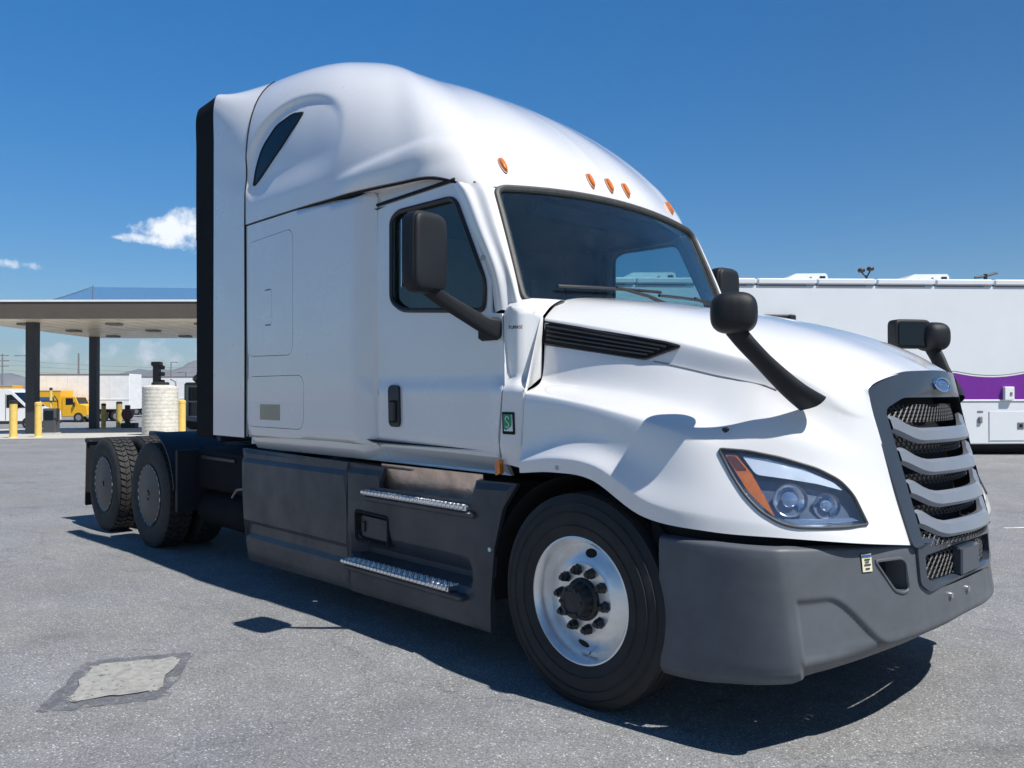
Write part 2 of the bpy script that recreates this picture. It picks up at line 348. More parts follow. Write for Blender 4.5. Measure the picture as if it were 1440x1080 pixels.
# ------------------------------------------------------------------ ground
LX = Vector((R0.x, R0.y, 0)); DX = Vector((FW.x, FW.y, 0)).normalized(); VROT = math.atan2(LX.y, LX.x)
def gz(r): return 0.0 if r < 20 else -0.0044 * (min(r, 80.0) - 20) ** 1.375
def at(lat, dep, z=None):
    p = Vector((CP.x, CP.y, 0)) + LX * lat + DX * dep
    p.z = gz(math.hypot(lat, dep)) if z is None else z
    return p
def asphalt():
    m = bpy.data.materials.new('asphalt'); m.use_nodes = True; t = m.node_tree; b = t.nodes['Principled BSDF']
    tc = N(t, 'ShaderNodeTexCoord'); L = t.links.new
    def nz(s, d=4, r=0.6):
        n = N(t, 'ShaderNodeTexNoise'); n.inputs['Scale'].default_value = s; n.inputs['Detail'].default_value = d; n.inputs['Roughness'].default_value = r; L(tc.outputs['Object'], n.inputs['Vector']); return n
    def mr(n, a, bb, c, d):
        q = N(t, 'ShaderNodeMapRange'); q.inputs['From Min'].default_value = a; q.inputs['From Max'].default_value = bb; q.inputs['To Min'].default_value = c; q.inputs['To Max'].default_value = d; L(n, q.inputs['Value']); return q.outputs[0]
    def mul(a, bb):
        q = N(t, 'ShaderNodeMath', operation='MULTIPLY'); L(a, q.inputs[0]); L(bb, q.inputs[1]); return q.outputs[0]
    big = mr(nz(0.55, 6).outputs[0], .3, .7, .86, 1.14); mid = mr(nz(4.5, 7, .7).outputs[0], .25, .75, .86, 1.14)
    vor = N(t, 'ShaderNodeTexVoronoi'); vor.inputs['Scale'].default_value = 135; L(tc.outputs['Object'], vor.inputs['Vector'])
    sep = N(t, 'ShaderNodeSeparateColor'); L(vor.outputs['Color'], sep.inputs[0])
    st = mr(sep.outputs[0], .0, 1.0, .72, 1.28); cr = mr(vor.outputs['Distance'], .2, .75, 1.08, .7)
    pale = N(t, 'ShaderNodeMath', operation='GREATER_THAN'); L(sep.outputs[1], pale.inputs[0]); pale.inputs[1].default_value = 0.955
    pl = mr(pale.outputs[0], 0, 1, 1.0, 2.0)
    fac = mul(mul(mul(big, mid), mul(st, cr)), pl)
    # fine cracks
    v2 = N(t, 'ShaderNodeTexVoronoi', feature='DISTANCE_TO_EDGE'); v2.inputs['Scale'].default_value = 0.33
    wv = nz(1.7, 5); ad = N(t, 'ShaderNodeVectorMath', operation='MULTIPLY_ADD'); L(wv.outputs['Color'], ad.inputs[0]); ad.inputs[1].default_value = (.55, .55, .55); L(tc.outputs['Object'], ad.inputs[2]); L(ad.outputs[0], v2.inputs['Vector'])
    ck = mr(v2.outputs['Distance'], 0.0, 0.0035, 0.72, 1.0); fac = mul(fac, ck)
    # oil stains
    so_ = nz(0.9, 3, .5); stn = mr(so_.outputs[0], .64, .74, 1.0, .78); fac = mul(fac, stn)
    cb = N(t, 'ShaderNodeMix', data_type='RGBA', blend_type='MULTIPLY'); cb.inputs['Factor'].default_value = 1
    hue = N(t, 'ShaderNodeMix', data_type='RGBA'); L(mr(nz(0.8, 4).outputs[0], .35, .65, 0, 1), hue.inputs['Factor']); hue.inputs['A'].default_value = (.226, .231, .242, 1); hue.inputs['B'].default_value = (.248, .247, .242, 1)
    L(hue.outputs['Result'], cb.inputs['A']); cc = N(t, 'ShaderNodeCombineColor'); [L(fac, cc.inputs[i]) for i in range(3)]; L(cc.outputs[0], cb.inputs['B']); L(cb.outputs['Result'], b.inputs['Base Color'])
    b.inputs['Roughness'].default_value = 0.85
    bm = N(t, 'ShaderNodeBump'); bm.inputs['Strength'].default_value = 0.55; bm.inputs['Distance'].default_value = 0.006
    L(mul(st, cr), bm.inputs['Height']); L(bm.outputs[0], b.inputs['Normal'])
    return m
asph = asphalt()
concrete = mat('pale_concrete', (0.46, 0.45, 0.42), 0.85, var=0.16, vscale=1.4, bump=0.3, bscale=60)
patch_m = mat('patch_concrete', (0.325, 0.32, 0.30), 0.9, var=0.25, vscale=22, bump=0.8, bscale=130)
tar_m = mat('sealed_tar', (0.160, 0.167, 0.188), 0.85, var=0.28, vscale=11, bump=0.8, bscale=150)
def thin_out(m, scale, lo, hi):
    t = m.node_tree; b = t.nodes['Principled BSDF']; o = [n for n in t.nodes if n.type == 'OUTPUT_MATERIAL'][0]; tc = N(t, 'ShaderNodeTexCoord')
    nz = N(t, 'ShaderNodeTexNoise'); nz.inputs['Scale'].default_value = scale; nz.inputs['Detail'].default_value = 9; nz.inputs['Roughness'].default_value = .72; t.links.new(tc.outputs['Object'], nz.inputs['Vector'])
    mr = N(t, 'ShaderNodeMapRange'); mr.inputs['From Min'].default_value = lo; mr.inputs['From Max'].default_value = hi; t.links.new(nz.outputs[0], mr.inputs['Value'])
    tr_ = N(t, 'ShaderNodeBsdfTransparent'); mx = N(t, 'ShaderNodeMixShader'); t.links.new(mr.outputs[0], mx.inputs[0]); t.links.new(tr_.outputs[0], mx.inputs[1]); t.links.new(b.outputs[0], mx.inputs[2]); t.links.new(mx.outputs[0], o.inputs['Surface'])
thin_out(tar_m, 13, .36, .62); thin_out(patch_m, 26, .30, .43)
desert = mat('desert_ground', (0.3, 0.26, 0.21), 0.95, var=0.2, vscale=0.02)
radii = list(np.arange(0, 20, 2.0)) + list(np.arange(20, 90, 2.5)) + [100, 130, 180, 260]
nA = 96; V = []; F = []
for r in radii:
    for k in range(nA):
        a = 2 * math.pi * k / nA; V.append((CP.x + r * math.cos(a), CP.y + r * math.sin(a), gz(r)))
for i in range(len(radii) - 1):
    for k in range(nA): F.append((i * nA + k, (i + 1) * nA + k, (i + 1) * nA + (k + 1) % nA, i * nA + (k + 1) % nA))
tag(mk('ground', V, F, asph, smooth=True, ang=60), 'grey asphalt lot with pale aggregate speckle', kind='structure')
V = []; F = []; rr = [255, 600, 1500, 3000, 4500, 6100]
for r in rr:
    for k in range(nA):
        a = 2 * math.pi * k / nA; V.append((CP.x + r * math.cos(a), CP.y + r * math.sin(a), gz(90) - 0.02 - (r - 255) * 0.0004))
for i in range(len(rr) - 1):
    for k in range(nA): F.append((i * nA + k, (i + 1) * nA + k, (i + 1) * nA + (k + 1) % nA, i * nA + (k + 1) % nA))
tag(mk('terrain', V, F, desert, smooth=True), 'flat desert plain running out to the hills', kind='structure')
# station apron
G = [[at(l, d) + Vector((0, 0, 0.012)) for d in np.arange(29.8, 50, 2.0)] for l in np.arange(-46, -3, 2.0)]
mb = MB().grid([[tuple(p) for p in r] for r in G]); tag(mb.obj('pavement', concrete), 'pale concrete apron under the fuel canopy', kind='structure')
# repaired square in the foreground
def jag(P, k, amp):
    out = []
    for i in range(len(P)):
        a = Vector(P[i]); b = Vector(P[(i + 1) % len(P)])
        for j in range(k): out.append(tuple(a.lerp(b, j / k) + Vector((random.uniform(-amp, amp), random.uniform(-amp, amp)))))
    return out
outer = jag(rpoly([(-1.715, -3.15), (-2.345, -2.745), (-2.115, -2.225), (-1.46, -2.63)], .10), 6, .022)
inner = jag(rpoly([(-1.739, -3.002), (-2.23, -2.738), (-2.057, -2.33), (-1.598, -2.607)], .05), 5, .016)
V, F = region(outer, [], .05); tag(mk('asphalt_seal', [(x, y, .004) for x, y in V], F, tar_m, smooth=False), 'dark tar border round the repaired square of paving', kind='structure')
V, F = region(inner, [], .04); tag(mk('concrete_patch', [(x, y, .008 + .003 * math.sin(40 * x) * math.sin(33 * y)) for x, y in V], F, patch_m), 'pale concrete patch let into the asphalt', kind='structure')
V, F = region(jag([(-0.204, 6.03), (-0.06, 6.25), (-0.02, 6.22), (-.17, 6.0)], 3, .012), [], .05); tag(mk('paint_mark', [(x, y, .004) for x, y in V], F, whitemark, smooth=False), 'worn white paint dash on the asphalt', kind='structure')

# ================================================================== THE TRACTOR UNIT
truck = empty('semi_truck', (0, 0, 0), 'white sleeper cab semi truck with grey skirts and black grille, parked without a trailer', 'truck')
WB1, WB2 = -5.6335, -6.985

# ---- hood: nine lengthwise curves, from the centre line down to the wheel arch lip
HR = [
 [(-.45, 0, 2.075), (-.10, 0, 2.02), (.25, 0, 1.95), (.55, 0, 1.875), (.80, 0, 1.795), (.98, 0, 1.715), (1.10, 0, 1.655), (1.195, 0, 1.60)],
 [(-.48, -.40, 2.07), (-.10, -.40, 2.013), (.25, -.40, 1.943), (.55, -.39, 1.867), (.80, -.38, 1.785), (.97, -.37, 1.71), (1.08, -.36, 1.645), (1.165, -.35, 1.592)],
 [(-.52, -.75, 2.035), (-.10, -.73, 1.972), (.25, -.71, 1.897), (.55, -.67, 1.815), (.80, -.63, 1.73), (.95, -.60, 1.655), (1.04, -.58, 1.60), (1.118, -.56, 1.525)],
 [(-0.455, -0.985, 1.915), (-0.056, -0.958, 1.840), (0.310, -0.918, 1.762), (0.631, -0.872, 1.678), (0.851, -0.825, 1.618), (0.985, -0.765, 1.561), (1.076, -0.690, 1.484), (1.143, -0.560, 1.452)],
 [(-0.451, -0.990, 1.760), (-0.045, -0.972, 1.701), (0.197, -0.948, 1.665), (0.539, -0.905, 1.591), (0.788, -0.868, 1.537), (0.965, -0.805, 1.432), (1.075, -0.690, 1.361), (1.176, -0.545, 1.322)],
 [(-.44, -1.03, 1.57), (-.052, -1.035, 1.535), (.286, -1.025, 1.49), (.56, -1.01, 1.43), (.80, -.98, 1.367), (.992, -.87, 1.29), (1.10, -.72, 1.235), (1.205, -.53, 1.19)],
 [(-.43, -1.16, 1.505), (-.05, -1.185, 1.462), (.25, -1.185, 1.407), (.50, -1.165, 1.345), (.72, -1.08, 1.26), (.97, -.93, 1.19), (1.115, -.76, 1.11), (1.235, -.515, 1.055)],
 [(-.43, -1.185, 1.20), (-.05, -1.20, 1.275), (.20, -1.205, 1.235), (.47, -1.20, 1.13), (.72, -1.14, 1.09), (.985, -1.01, 1.04), (1.16, -.80, .985), (1.262, -.505, .95)],
 [(-.43, -1.205, 1.145), (-.14, -1.245, 1.185), (.13, -1.255, 1.165), (.43, -1.24, 1.025), (.717, -1.175, .985), (.985, -1.05, .96), (1.175, -.83, .925), (1.277, -.503, .89)],
 [(-.43, -1.20, 1.09), (-.15, -1.24, 1.115), (.10, -1.25, 1.10), (.40, -1.235, .955), (.714, -1.18, .92), (.985, -1.06, .913), (1.18, -.84, .89), (1.287, -.50, .85)],
]
def crease(rows, ks, w):
    """splits the given rows in two, close together, so that the skin folds there"""
    R = [np.array(r, float) for r in rows]; out = []
    for i, r in enumerate(R):
        if i in ks:
            ww = np.array(w)[:, None]; out += [r + (R[i - 1] - r) * ww, r + (R[i + 1] - r) * ww]
        else: out.append(r)
    return np.array(out)
HR = [[(x - .018, y, z) if (j == 7 and i > 2) else (x, y, z) for j, (x, y, z) in enumerate(r)] for i, r in enumerate(HR)]
HR = crease(HR, (3, 4, 6, 8), [.05, .05, .05, .06, .10, .20, .34, .4])
H = upgrid(np.array(HR), 10, 22)
def hood_disp(H):
    G = H.copy()
    return G
n_, m_ = H.shape[:2]
full = np.concatenate([H[::-1], (H * np.array([1, -1, 1]))[1:]], 0)   # right lip .. centre .. left lip
HV = full.reshape(-1, 3); HW = full.shape[1]
HF = [(i * HW + j, (i + 1) * HW + j, (i + 1) * HW + j + 1, i * HW + j + 1) for i in range(full.shape[0] - 1) for j in range(HW - 1)]
# fix orientation to point outwards (up)
e = HF[len(HF) // 2]; nrm = np.cross(HV[e[1]] - HV[e[0]], HV[e[2]] - HV[e[0]])
if nrm[2] < 0: HF = [f[::-1] for f in HF]
# headlamp openings, described in a frame turned to the corner of the nose
HA = np.array([.80, .60, 0.0]) / math.hypot(.8, .6)          # along the lamp (right side)
HN = np.array([-.60, .80, 0.0])                              # looking in
lamp = [(-.095, 1.262), (.02, 1.255), (.16, 1.228), (.30, 1.185), (.395, 1.135), (.45, 1.075), (.497, .962), (.40, .957), (.30, .958), (.20, .96), (.135, .975), (.06, 1.02), (0.0, 1.085), (-.045, 1.16)]
lamp = rpoly(lamp, [.012, .03, .03, .03, .03, .03, .004, .03, .03, .03, .03, .03, .03, .03], 3)
def lamp_uv(P, s): return np.stack([P[:, 0] * HA[0] + (P[:, 1] * s) * HA[1], P[:, 2]], 1)
fc = np.array([HV[list(f)].mean(0) for f in HF])
keep = np.ones(len(HF), bool)
for s in (1, -1):
    uv = lamp_uv(fc, s); keep &= ~(inside(offset_poly(lamp, .003), uv[:, 0], uv[:, 1]) & (fc[:, 1] * s < -.3))
HFk = [f for f, k in zip(HF, keep) if k]
hood = mk('hood', HV, HFk, white, truck, True, 50)
bvh = BVHTree.FromPolygons([Vector(v) for v in HV], HF)
def on_hood(o, d):
    h = bvh.ray_cast(Vector(o), Vector(d), 20); return h[0] if h[0] is not None else None
def lamp_pt(a, z, inset=0.0):
    o = HA * a - HN * 5; o[2] = z
    p = on_hood(o, HN)
    if p is None: p = Vector(HA * a); p.z = z
    return np.array(p) + HN * inset
def lamp_patch(name, poly, inset, m, parent, step=.03, th=.004):
    V, F = region(poly, [], step); P = np.array([lamp_pt(a, z, inset(a, z) if callable(inset) else inset) for a, z in V])
    F = [f for f in F]; nn = np.cross(P[F[0][1]] - P[F[0][0]], P[F[0][2]] - P[F[0][0]])
    if np.dot(nn, HN) > 0: F = [f[::-1] for f in F]
    P, F = thicken(P, F, HN * th); return mk(name, P, F, m, parent)
refl_m = mat('lamp_reflector', (0.8, 0.82, 0.86), 0.14, metal=0.85)
bezel_m = mat('lamp_bezel', (0.20, 0.235, 0.29), 0.25, metal=0.45, coat=0.5)
for SIDE in (1, -1):
    hl = lamp_patch('headlight', offset_poly(lamp, .012), .055, bezel_m, truck)
    ring = [lamp_pt(a, z, -.004) for a, z in offset_poly(lamp, .004)]
    strip('seal', ring, .0065, mat('lamp_seal', (.05, .055, .06), .5), hl)
    # side walls of the bucket
    o1 = [lamp_pt(a, z, .0) for a, z in lamp]; o2 = [np.array(p) + HN * .058 for p in o1]
    MB().grid([o1 + o1[:1], o2 + o2[:1]]).obj('bezel', bezel_m, hl)
    lamp_patch('turn_signal', rpoly([(-.074, 1.242), (-.026, 1.242), (.034, 1.165), (.088, 1.06), (.119, .993), (.070, 1.036), (.013, 1.096), (-.027, 1.165)], .01), .005, amber, hl)
    lamp_patch('signal_reflector', rpoly([(-.066, 1.236), (-.030, 1.236), (.016, 1.178), (-.026, 1.176)], .006), .003, mat('dark_amber', (.16, .045, .015), .2, coat=.8), hl)
    lamp_patch('light_bar', rpoly([(.0, 1.235), (.10, 1.225), (.25, 1.185), (.37, 1.13), (.41, 1.095), (.30, 1.125), (.18, 1.145), (.06, 1.16), (.045, 1.17)], .008), .008, mat('lamp_white', (.8, .82, .84), .25, coat=.6), hl)
    for a, z, r in ((.185, 1.06, .070), (.335, 1.035, .055)):
        c = lamp_pt(a, z, .022); mbx = MB(); ux = HA; rings = []
        for rr_, dd in ((r, -.006), (r, 0), (r * .86, .018), (r * .55, .028), (r * .3, .03)):
            rings.append([tuple(c + ux * (rr_ * math.cos(t)) + np.array([0, 0, rr_ * math.sin(t)]) + HN * dd) for t in np.linspace(0, 2 * math.pi, 25)])
        mbx.grid(rings); mbx.obj('reflector', refl_m, hl)
        rings = [[tuple(c + ux * (rr_ * math.cos(t)) + np.array([0, 0, rr_ * math.sin(t)]) + HN * dd) for t in np.linspace(0, 2 * math.pi, 21)] for rr_, dd in ((r * .48, .026), (r * .46, .006), (r * .32, -.002), (.001, -.005))]
        MB().grid(rings).obj('projector_lens', mat('projector_glass', (.42, .52, .68), .06, metal=.6, coat=1.0), hl)
    lamp_patch('lower_trim', rpoly([(.15, .985), (.30, .985), (.44, .985), (.47, .972), (.38, .968), (.20, .968)], .004), .02, refl_m, hl, step=.05)
    lamp_patch('lens', lamp, -.002, lens_glass, hl, th=.003)
SIDE = 1
# body colour crease strip at the lip, wheel arch return
for SIDE in (1, -1):
    lip = H[-1][:int(3.0 * 22)]
    inn = lip.copy(); inn[:, 1] += .10; inn[:, 2] -= .0
    MB().grid([lip, inn]).obj('arch_return', white, truck, True, 60)
SIDE = 1
# hood vent in the upper side face
def hood_side(x, z):
    p = on_hood((x, -3, z), (0, 1, 0)); return np.array(p) if p is not None else np.array([x, -.98, z])
vent = [(-.455, 1.895), (.30, 1.752), (.385, 1.728), (.20, 1.672), (-.445, 1.772)]
for SIDE in (1, -1):
    vt = panel('hood_vent', rpoly(vent, [.0, .02, .02, .02, 0]), lambda x, z: hood_side(x, z) - np.array([0, .006, 0]), gap_black, truck, th=(0, .02, 0), step=.05)
    fr_ = [hood_side(x, z) - np.array([0, .008, 0]) for x, z in rpoly(vent, [.0, .02, .02, .02, 0])]
    strip('vent_rim', fr_, .006, black_pl, vt)
    for k in range(4):
        t = (k + .8) / 4.8; x0 = -.44; z0 = 1.89 * (1 - t) + 1.775 * t; x1 = .36 * (1 - t) + .2 * t; z1 = 1.735 * (1 - t) + 1.68 * t
        P = [hood_side(x0 + (x1 - x0) * q, z0 + (z1 - z0) * q) - np.array([0, .010, 0]) for q in np.linspace(0.02, .97, 12)]
        MB().tube(P, .0055, 6).obj('vent_slat', black_pl, vt)
SIDE = 1

for SIDE in (1, -1):
    cl_ = [hood_side(x, z) - np.array([0, .0005, 0]) for x, z in ((.24, 1.660), (.34, 1.641), (.45, 1.616), (.555, 1.590), (.68, 1.565), (.79, 1.541), (.84, 1.52))]
    MB().tube(cl_, .0035, 5).obj('panel_line', mat('panel_line', (.25, .26, .27), .6), truck)
SIDE = 1
# ---- grille
def GX(y, z): return 1.2 + (1.6 - z) * .225 - .40 * y * y
GLN = lambda z: .56 - (1.53 - z) * .09          # half width at height z
def gmap(off): return lambda y, z: np.array([GX(y, z) + off, y, z])
go = [(-.57, 1.525), (-.47, 1.575), (-.30, 1.605), (0, 1.615), (.30, 1.605), (.47, 1.575), (.57, 1.525), (.50, .84), (-.50, .84)]
go = rpoly(go, [.02, .04, .05, .1, .05, .04, .02, .02, .02]); gi = rpoly([(-.48, 1.435), (-.36, 1.485), (.36, 1.485), (.48, 1.435), (.442, .85), (-.442, .85)], [.03, .03, .03, .03, .01, .01])
grille = panel('grille', go, gmap(.012), frame_grey, truck, holes=[gi], step=.06, th=(-.06, 0, 0))
def gside(name, P, off0, off1, m, par):
    a = [gmap(off0)(y, z) for y, z in P]; b = [gmap(off1)(y, z) for y, z in P]
    return MB().grid([a + a[:1], b + b[:1]]).obj(name, m, par)
gside('shroud', gi, .008, -.13, black_pl, grille)
panel('radiator_screen', gi, gmap(-.12), gap_black, grille, step=.1, th=(-.01, 0, 0))
for zc in (1.325, 1.185, 1.045, .915):
    hw = .462 - (1.43 - zc) * .06; rows = []
    for t in np.linspace(-1, 1, 33):
        y = t * hw; e_ = abs(t); lift = .055 * sm(.62, 1.0, e_); thick = .036 + .010 * sm(.55, .95, e_) - .012 * sm(.9, 1, e_); out_ = .010 + .014 * sm(.75, .6, e_)
        z = zc + lift - .012
        rows.append([(GX(y, z + dz) + dx_, y, z + dz) for dx_, dz in ((-.03, thick * .75), (out_ - .022, thick * .95), (out_ - .006, thick * .6), (out_ - .002, -thick * .55), (out_ - .02, -thick), (-.03, -thick * .6), (-.03, thick * .75))])
    MB().grid(rows).obj('grille_bar', grille_grey, grille, True, 28)
def lattice(name, y0, y1, z0, z1, pitch, r, off, par, m, clip=None):
    mb = MB(); a0 = z0 - (y1 - y0); h = z1 - z0
    for sgn in (1, -1):
        k = 0; y = y0 - h
        while y < y1 + h:
            pts = []
            for q in np.linspace(0, 1, 9):
                z = z0 + h * q; yy = y + sgn * (h * q if sgn == 1 else (h * q)) + (0 if sgn == 1 else h)
                if y0 <= yy <= y1: pts.append((GX(yy, z) + off, yy, z))
            if len(pts) > 1: mb.tube(pts, r, 4)
            y += pitch
    return mb.obj(name, m, par)
wire_m = mat('grille_wire', (.055, .055, .058), .5, metal=.2)
for zb, zt in ((1.37, 1.45), (1.23, 1.285), (1.095, 1.145), (.955, 1.005), (.85, .885)):
    lattice('grille_mesh', -.45, .45, zb, zt, .034, .0042, -.045, grille, wire_m)
# emblem: chrome oval ring, blue field, pale lettering
em = MB(); n = 40
ex = lambda t, a, b, off: (GX(a * math.cos(t), 1.545 + b * math.sin(t)) + off, a * math.cos(t), 1.545 + b * math.sin(t))
badge = MB().grid([[ex(t, a, b, o_) for t in np.linspace(0, 2 * math.pi, n + 1)] for a, b, o_ in ((.098, .034, .014), (.098, .034, .020), (.086, .027, .021), (.084, .026, .018), (.001, .001, .018))]).obj('badge', bluemark, grille)
MB().tube([ex(t, .092, .031, .021) for t in np.linspace(0, 2 * math.pi, n, endpoint=False)], .0045, 6, closed=True).obj('badge_ring', chrome, grille)
text_mesh('FREIGHTLINER', (.019, .028), (GX(0, 1.545) + .0185, 0, 1.545), (0, 1, 0), (-.1, 0, .995), chrome, grille, 'badge_lettering')

# ---- bumper
PL = np.array([(.47, -1.215), (.70, -1.21), (.87, -1.18), (.975, -1.13), (1.003, -1.10), (1.028, -1.06), (1.105, -.90), (1.185, -.72), (1.264, -.48), (1.313, -.24), (1.328, 0)])
PL = crom(PL, 14); nP = len(PL); cidx = int(np.argmin(np.hypot(PL[:, 0] - 1.003, PL[:, 1] + 1.10)))
sP = np.arange(nP) / (nP - 1); sc_ = sP[cidx]
rows = []
for lev in range(11):
    r = []
    for i in range(nP):
        x, y = PL[i]; zt = .882 - .035 * sm(.4, 1, sP[i]); zb = .268 + .092 * sm(0, sc_, sP[i]) + .085 * sm(sc_, 1.05, sP[i])
        q = [0, .02, .06, .25, .45, .62, .76, .86, .90, .94, 1.0][lev]; z = zt + (zb - zt) * q
        fr_ = sm(sc_ - .03, sc_ + .03, sP[i])
        ins = [.035, .006, 0, 0, 0, 0, 0, 0, .002, .006, .03][lev] + fr_ * [0, 0, 0, 0, 0, 0, 0, 0, .012, .035, .05][lev]
        d = np.array([max(0, (x - .6)) * .9, y * .55]); d = d / np.hypot(*d)
        u_ = sP[i] - sc_
        dish = 0.0
        lean = .085 * q * sm(.76, 1.01, x) * (1 - .75 * sm(sc_ + .05, 1, sP[i]))
        r.append((x - d[0] * (ins + dish) + lean, y - d[1] * (ins + dish), z))
    rows.append(r)
rows = np.array(rows); rows2 = np.array([crom(rows[:, i], 12) for i in range(nP)]).transpose(1, 0, 2)
# dished panel low on the front corner, bounded by a curved edge
yy_, zz_ = rows2[..., 1], rows2[..., 2]; si_ = np.broadcast_to(sP[None, :], yy_.shape); zarc = .668 - .215 * sm(-.95, -.66, yy_)
dd_ = .017 * sm(sc_ + .015, sc_ + .06, si_) * sm(zarc + .012, zarc - .020, zz_) * sm(-.62, -.70, yy_) * sm(.40, .46, zz_)
nrm_ = np.stack([np.maximum(0, rows2[..., 0] - .6) * .9, yy_ * .55], -1); nrm_ /= np.linalg.norm(nrm_, axis=-1, keepdims=True)
rows2[..., 0] -= nrm_[..., 0] * dd_; rows2[..., 1] -= nrm_[..., 1] * dd_
fullb = np.concatenate([rows2, (rows2[:, ::-1] * np.array([1, -1, 1]))[:, 1:]], 1)
# openings: two corner pockets and the centre intake
bw = fullb.shape[1]; BV = fullb.reshape(-1, 3)
BF = [(i * bw + j, i * bw + j + 1, (i + 1) * bw + j + 1, (i + 1) * bw + j) for i in range(fullb.shape[0] - 1) for j in range(bw - 1)]
e = BF[bw // 2]; nrm = np.cross(BV[e[1]] - BV[e[0]], BV[e[2]] - BV[e[0]])
if nrm[0] < 0: BF = [f[::-1] for f in BF]
bc = np.array([BV[list(f)].mean(0) for f in BF])
pocket = [(-.705, .80), (-.555, .80), (-.528, .78), (-.522, .665), (-.56, .652), (-.61, .668)]
intake = rpoly([(-.465, .93), (.465, .93), (.455, .68), (.40, .645), (-.40, .645), (-.455, .68)], .02)
cut = (inside(intake, bc[:, 1], bc[:, 2]) & (bc[:, 0] > 1.0)) | (inside(pocket, bc[:, 1], bc[:, 2]) & (bc[:, 0] > .9)) | (inside(pocket, -bc[:, 1], bc[:, 2]) & (bc[:, 0] > .9))
bumper = mk('bumper', BV, [f for f, c in zip(BF, cut) if not c], grey_pl, truck, True, 40)
bb = BVHTree.FromPolygons([Vector(v) for v in BV], BF)
def on_b(y, z, off=0.0):
    h = bb.ray_cast(Vector((4, y, min(z, .82))), Vector((-1, 0, 0)), 9); p = np.array(h[0]) + np.array([off, 0, 0]) if h[0] is not None else np.array([1.3 + off, y, z]); p[2] = z; return p
def on_bs(x, z, off=0.0):
    h = bb.ray_cast(Vector((x, -4, z)), Vector((0, 1, 0)), 9); return np.array(h[0]) - np.array([0, off, 0])
for SIDE in (1, -1):
    pk = panel('bumper_pocket', offset_poly(pocket, .012), lambda y, z: on_b(y, z, -.09), gap_black, truck, step=.08, th=(-.01, 0, 0))
    pr = rpoly(pocket, .02, 3)
    MB().grid([[on_b(y, z, .002) for y, z in pr + pr[:1]], [on_b(y, z, -.09) for y, z in pr + pr[:1]]]).obj('pocket_wall', grey_pl, pk)
    strip('pocket_rim', [on_b(y, z, .0) for y, z in pr], .007, grey_pl, pk)
SIDE = 1
intake = rpoly([(-.46, .868), (.46, .868), (.455, .68), (.40, .645), (-.40, .645), (-.455, .68)], .02)
ig = panel('lower_grille', offset_poly(intake, .02), lambda y, z: on_b(y, z, -.07), gap_black, truck, step=.1, th=(-.01, 0, 0))
MB().grid([[on_b(y, z, .012) for y, z in intake + intake[:1]], [on_b(y, z, -.07) for y, z in intake + intake[:1]]]).obj('shroud', black_pl, ig)
ii = rpoly([(-.415, .80), (.415, .80), (.415, .70), (.37, .677), (-.37, .677), (-.415, .70)], .02)
panel('grille_frame', offset_poly(intake, .004), lambda y, z: on_b(y, z, .012), frame_grey, ig, holes=[ii], step=.06, th=(-.03, 0, 0))
mbm = MB()
for sgn in (1, -1):
    for y in np.arange(-.75, .76, .04):
        pts = []
        for q in np.linspace(0, 1, 11):
            z = .67 + .14 * q; yy = y + sgn * .14 * (q - .5)
            if inside(ii, np.array([yy]), np.array([z]))[0]: pts.append(tuple(on_b(yy, z, -.02)))
        if len(pts) > 1: mbm.tube(pts, .0038, 4)
mbm.obj('grille_mesh', wire_m, ig)
lattice('grille_mesh', -.43, .43, .835, .885, .036, .0035, -.012, ig, wire_m)
pb = MB(); c0 = on_b(.0, .73, 0)
pb.box(c0[0] - .03, c0[0] + .018, -.12, .11, .672, .80, .008).obj('plate_holder', frame_grey, ig)
for y in (-.22, -.03):
    c = on_b(y, .60, 0); MB().tube([(c[0] - .02, y, .60), (c[0] + .012, y, .60)], .013, 10).obj('tow_hook_cover', chrome, truck)
gap = MB().grid([[(x - .11, y * .93, .94 - .06 * sm(.3, 1, s)) for (x, y), s in zip(PL, sP)], [(x - .07, y * .95, .80 - .05 * sm(.5, 1, s)) for (x, y), s in zip(PL, sP)]])
mg = np.array(gap.V); gap.add([(x, -y, z) for x, y, z in gap.V], [f[::-1] for f in gap.F]); gap.obj('hood_gap', gap_black, truck)
# paper sticker with print lines
sy0, sy1, sz1, sz0 = -.775, -.727, .835, .762
stp = [on_b(y, z, .004) for y, z in ((sy0, sz1), (sy1, sz1), (sy1, sz0), (sy0, sz0))]
stk = MB().prism([tuple(p) for p in stp], (.002, -.001, 0)).obj('sticker', cream, truck, False)
def st_at(u, v, o): return (stp[0] * (1 - u) + stp[1] * u) * (1 - v) + (stp[3] * (1 - u) + stp[2] * u) * v + np.array([.0034, -.002, 0]) * o
for w_, v0, v1, mm in (((.05, .95), .03, .17, bluemark), ((.25, .8), .27, .35, ink), ((.3, .7), .42, .48, ink), ((.2, .85), .56, .64, ink), ((.3, .72), .78, .86, ink)):
    MB().prism([tuple(st_at(u, v, 1)) for u, v in ((w_[0], v0), (w_[1], v0), (w_[1], v1), (w_[0], v1))], (.0012, -.0006, 0)).obj('print_line', mm, stk, False)

def wsp(u, v):
    """u across -1..1, v 0 bottom .. 1 top"""
    yb, yt = 1.035, .985
    y = u * (yb + (yt - yb) * v); bow = u * u
    xb = -.415 - .155 * bow; xt = -.775 - .085 * bow
    return np.array([xb + (xt - xb) * v, y, 2.0 + (.752 - .055 * bow) * v + .015 * math.sin(v * math.pi)])

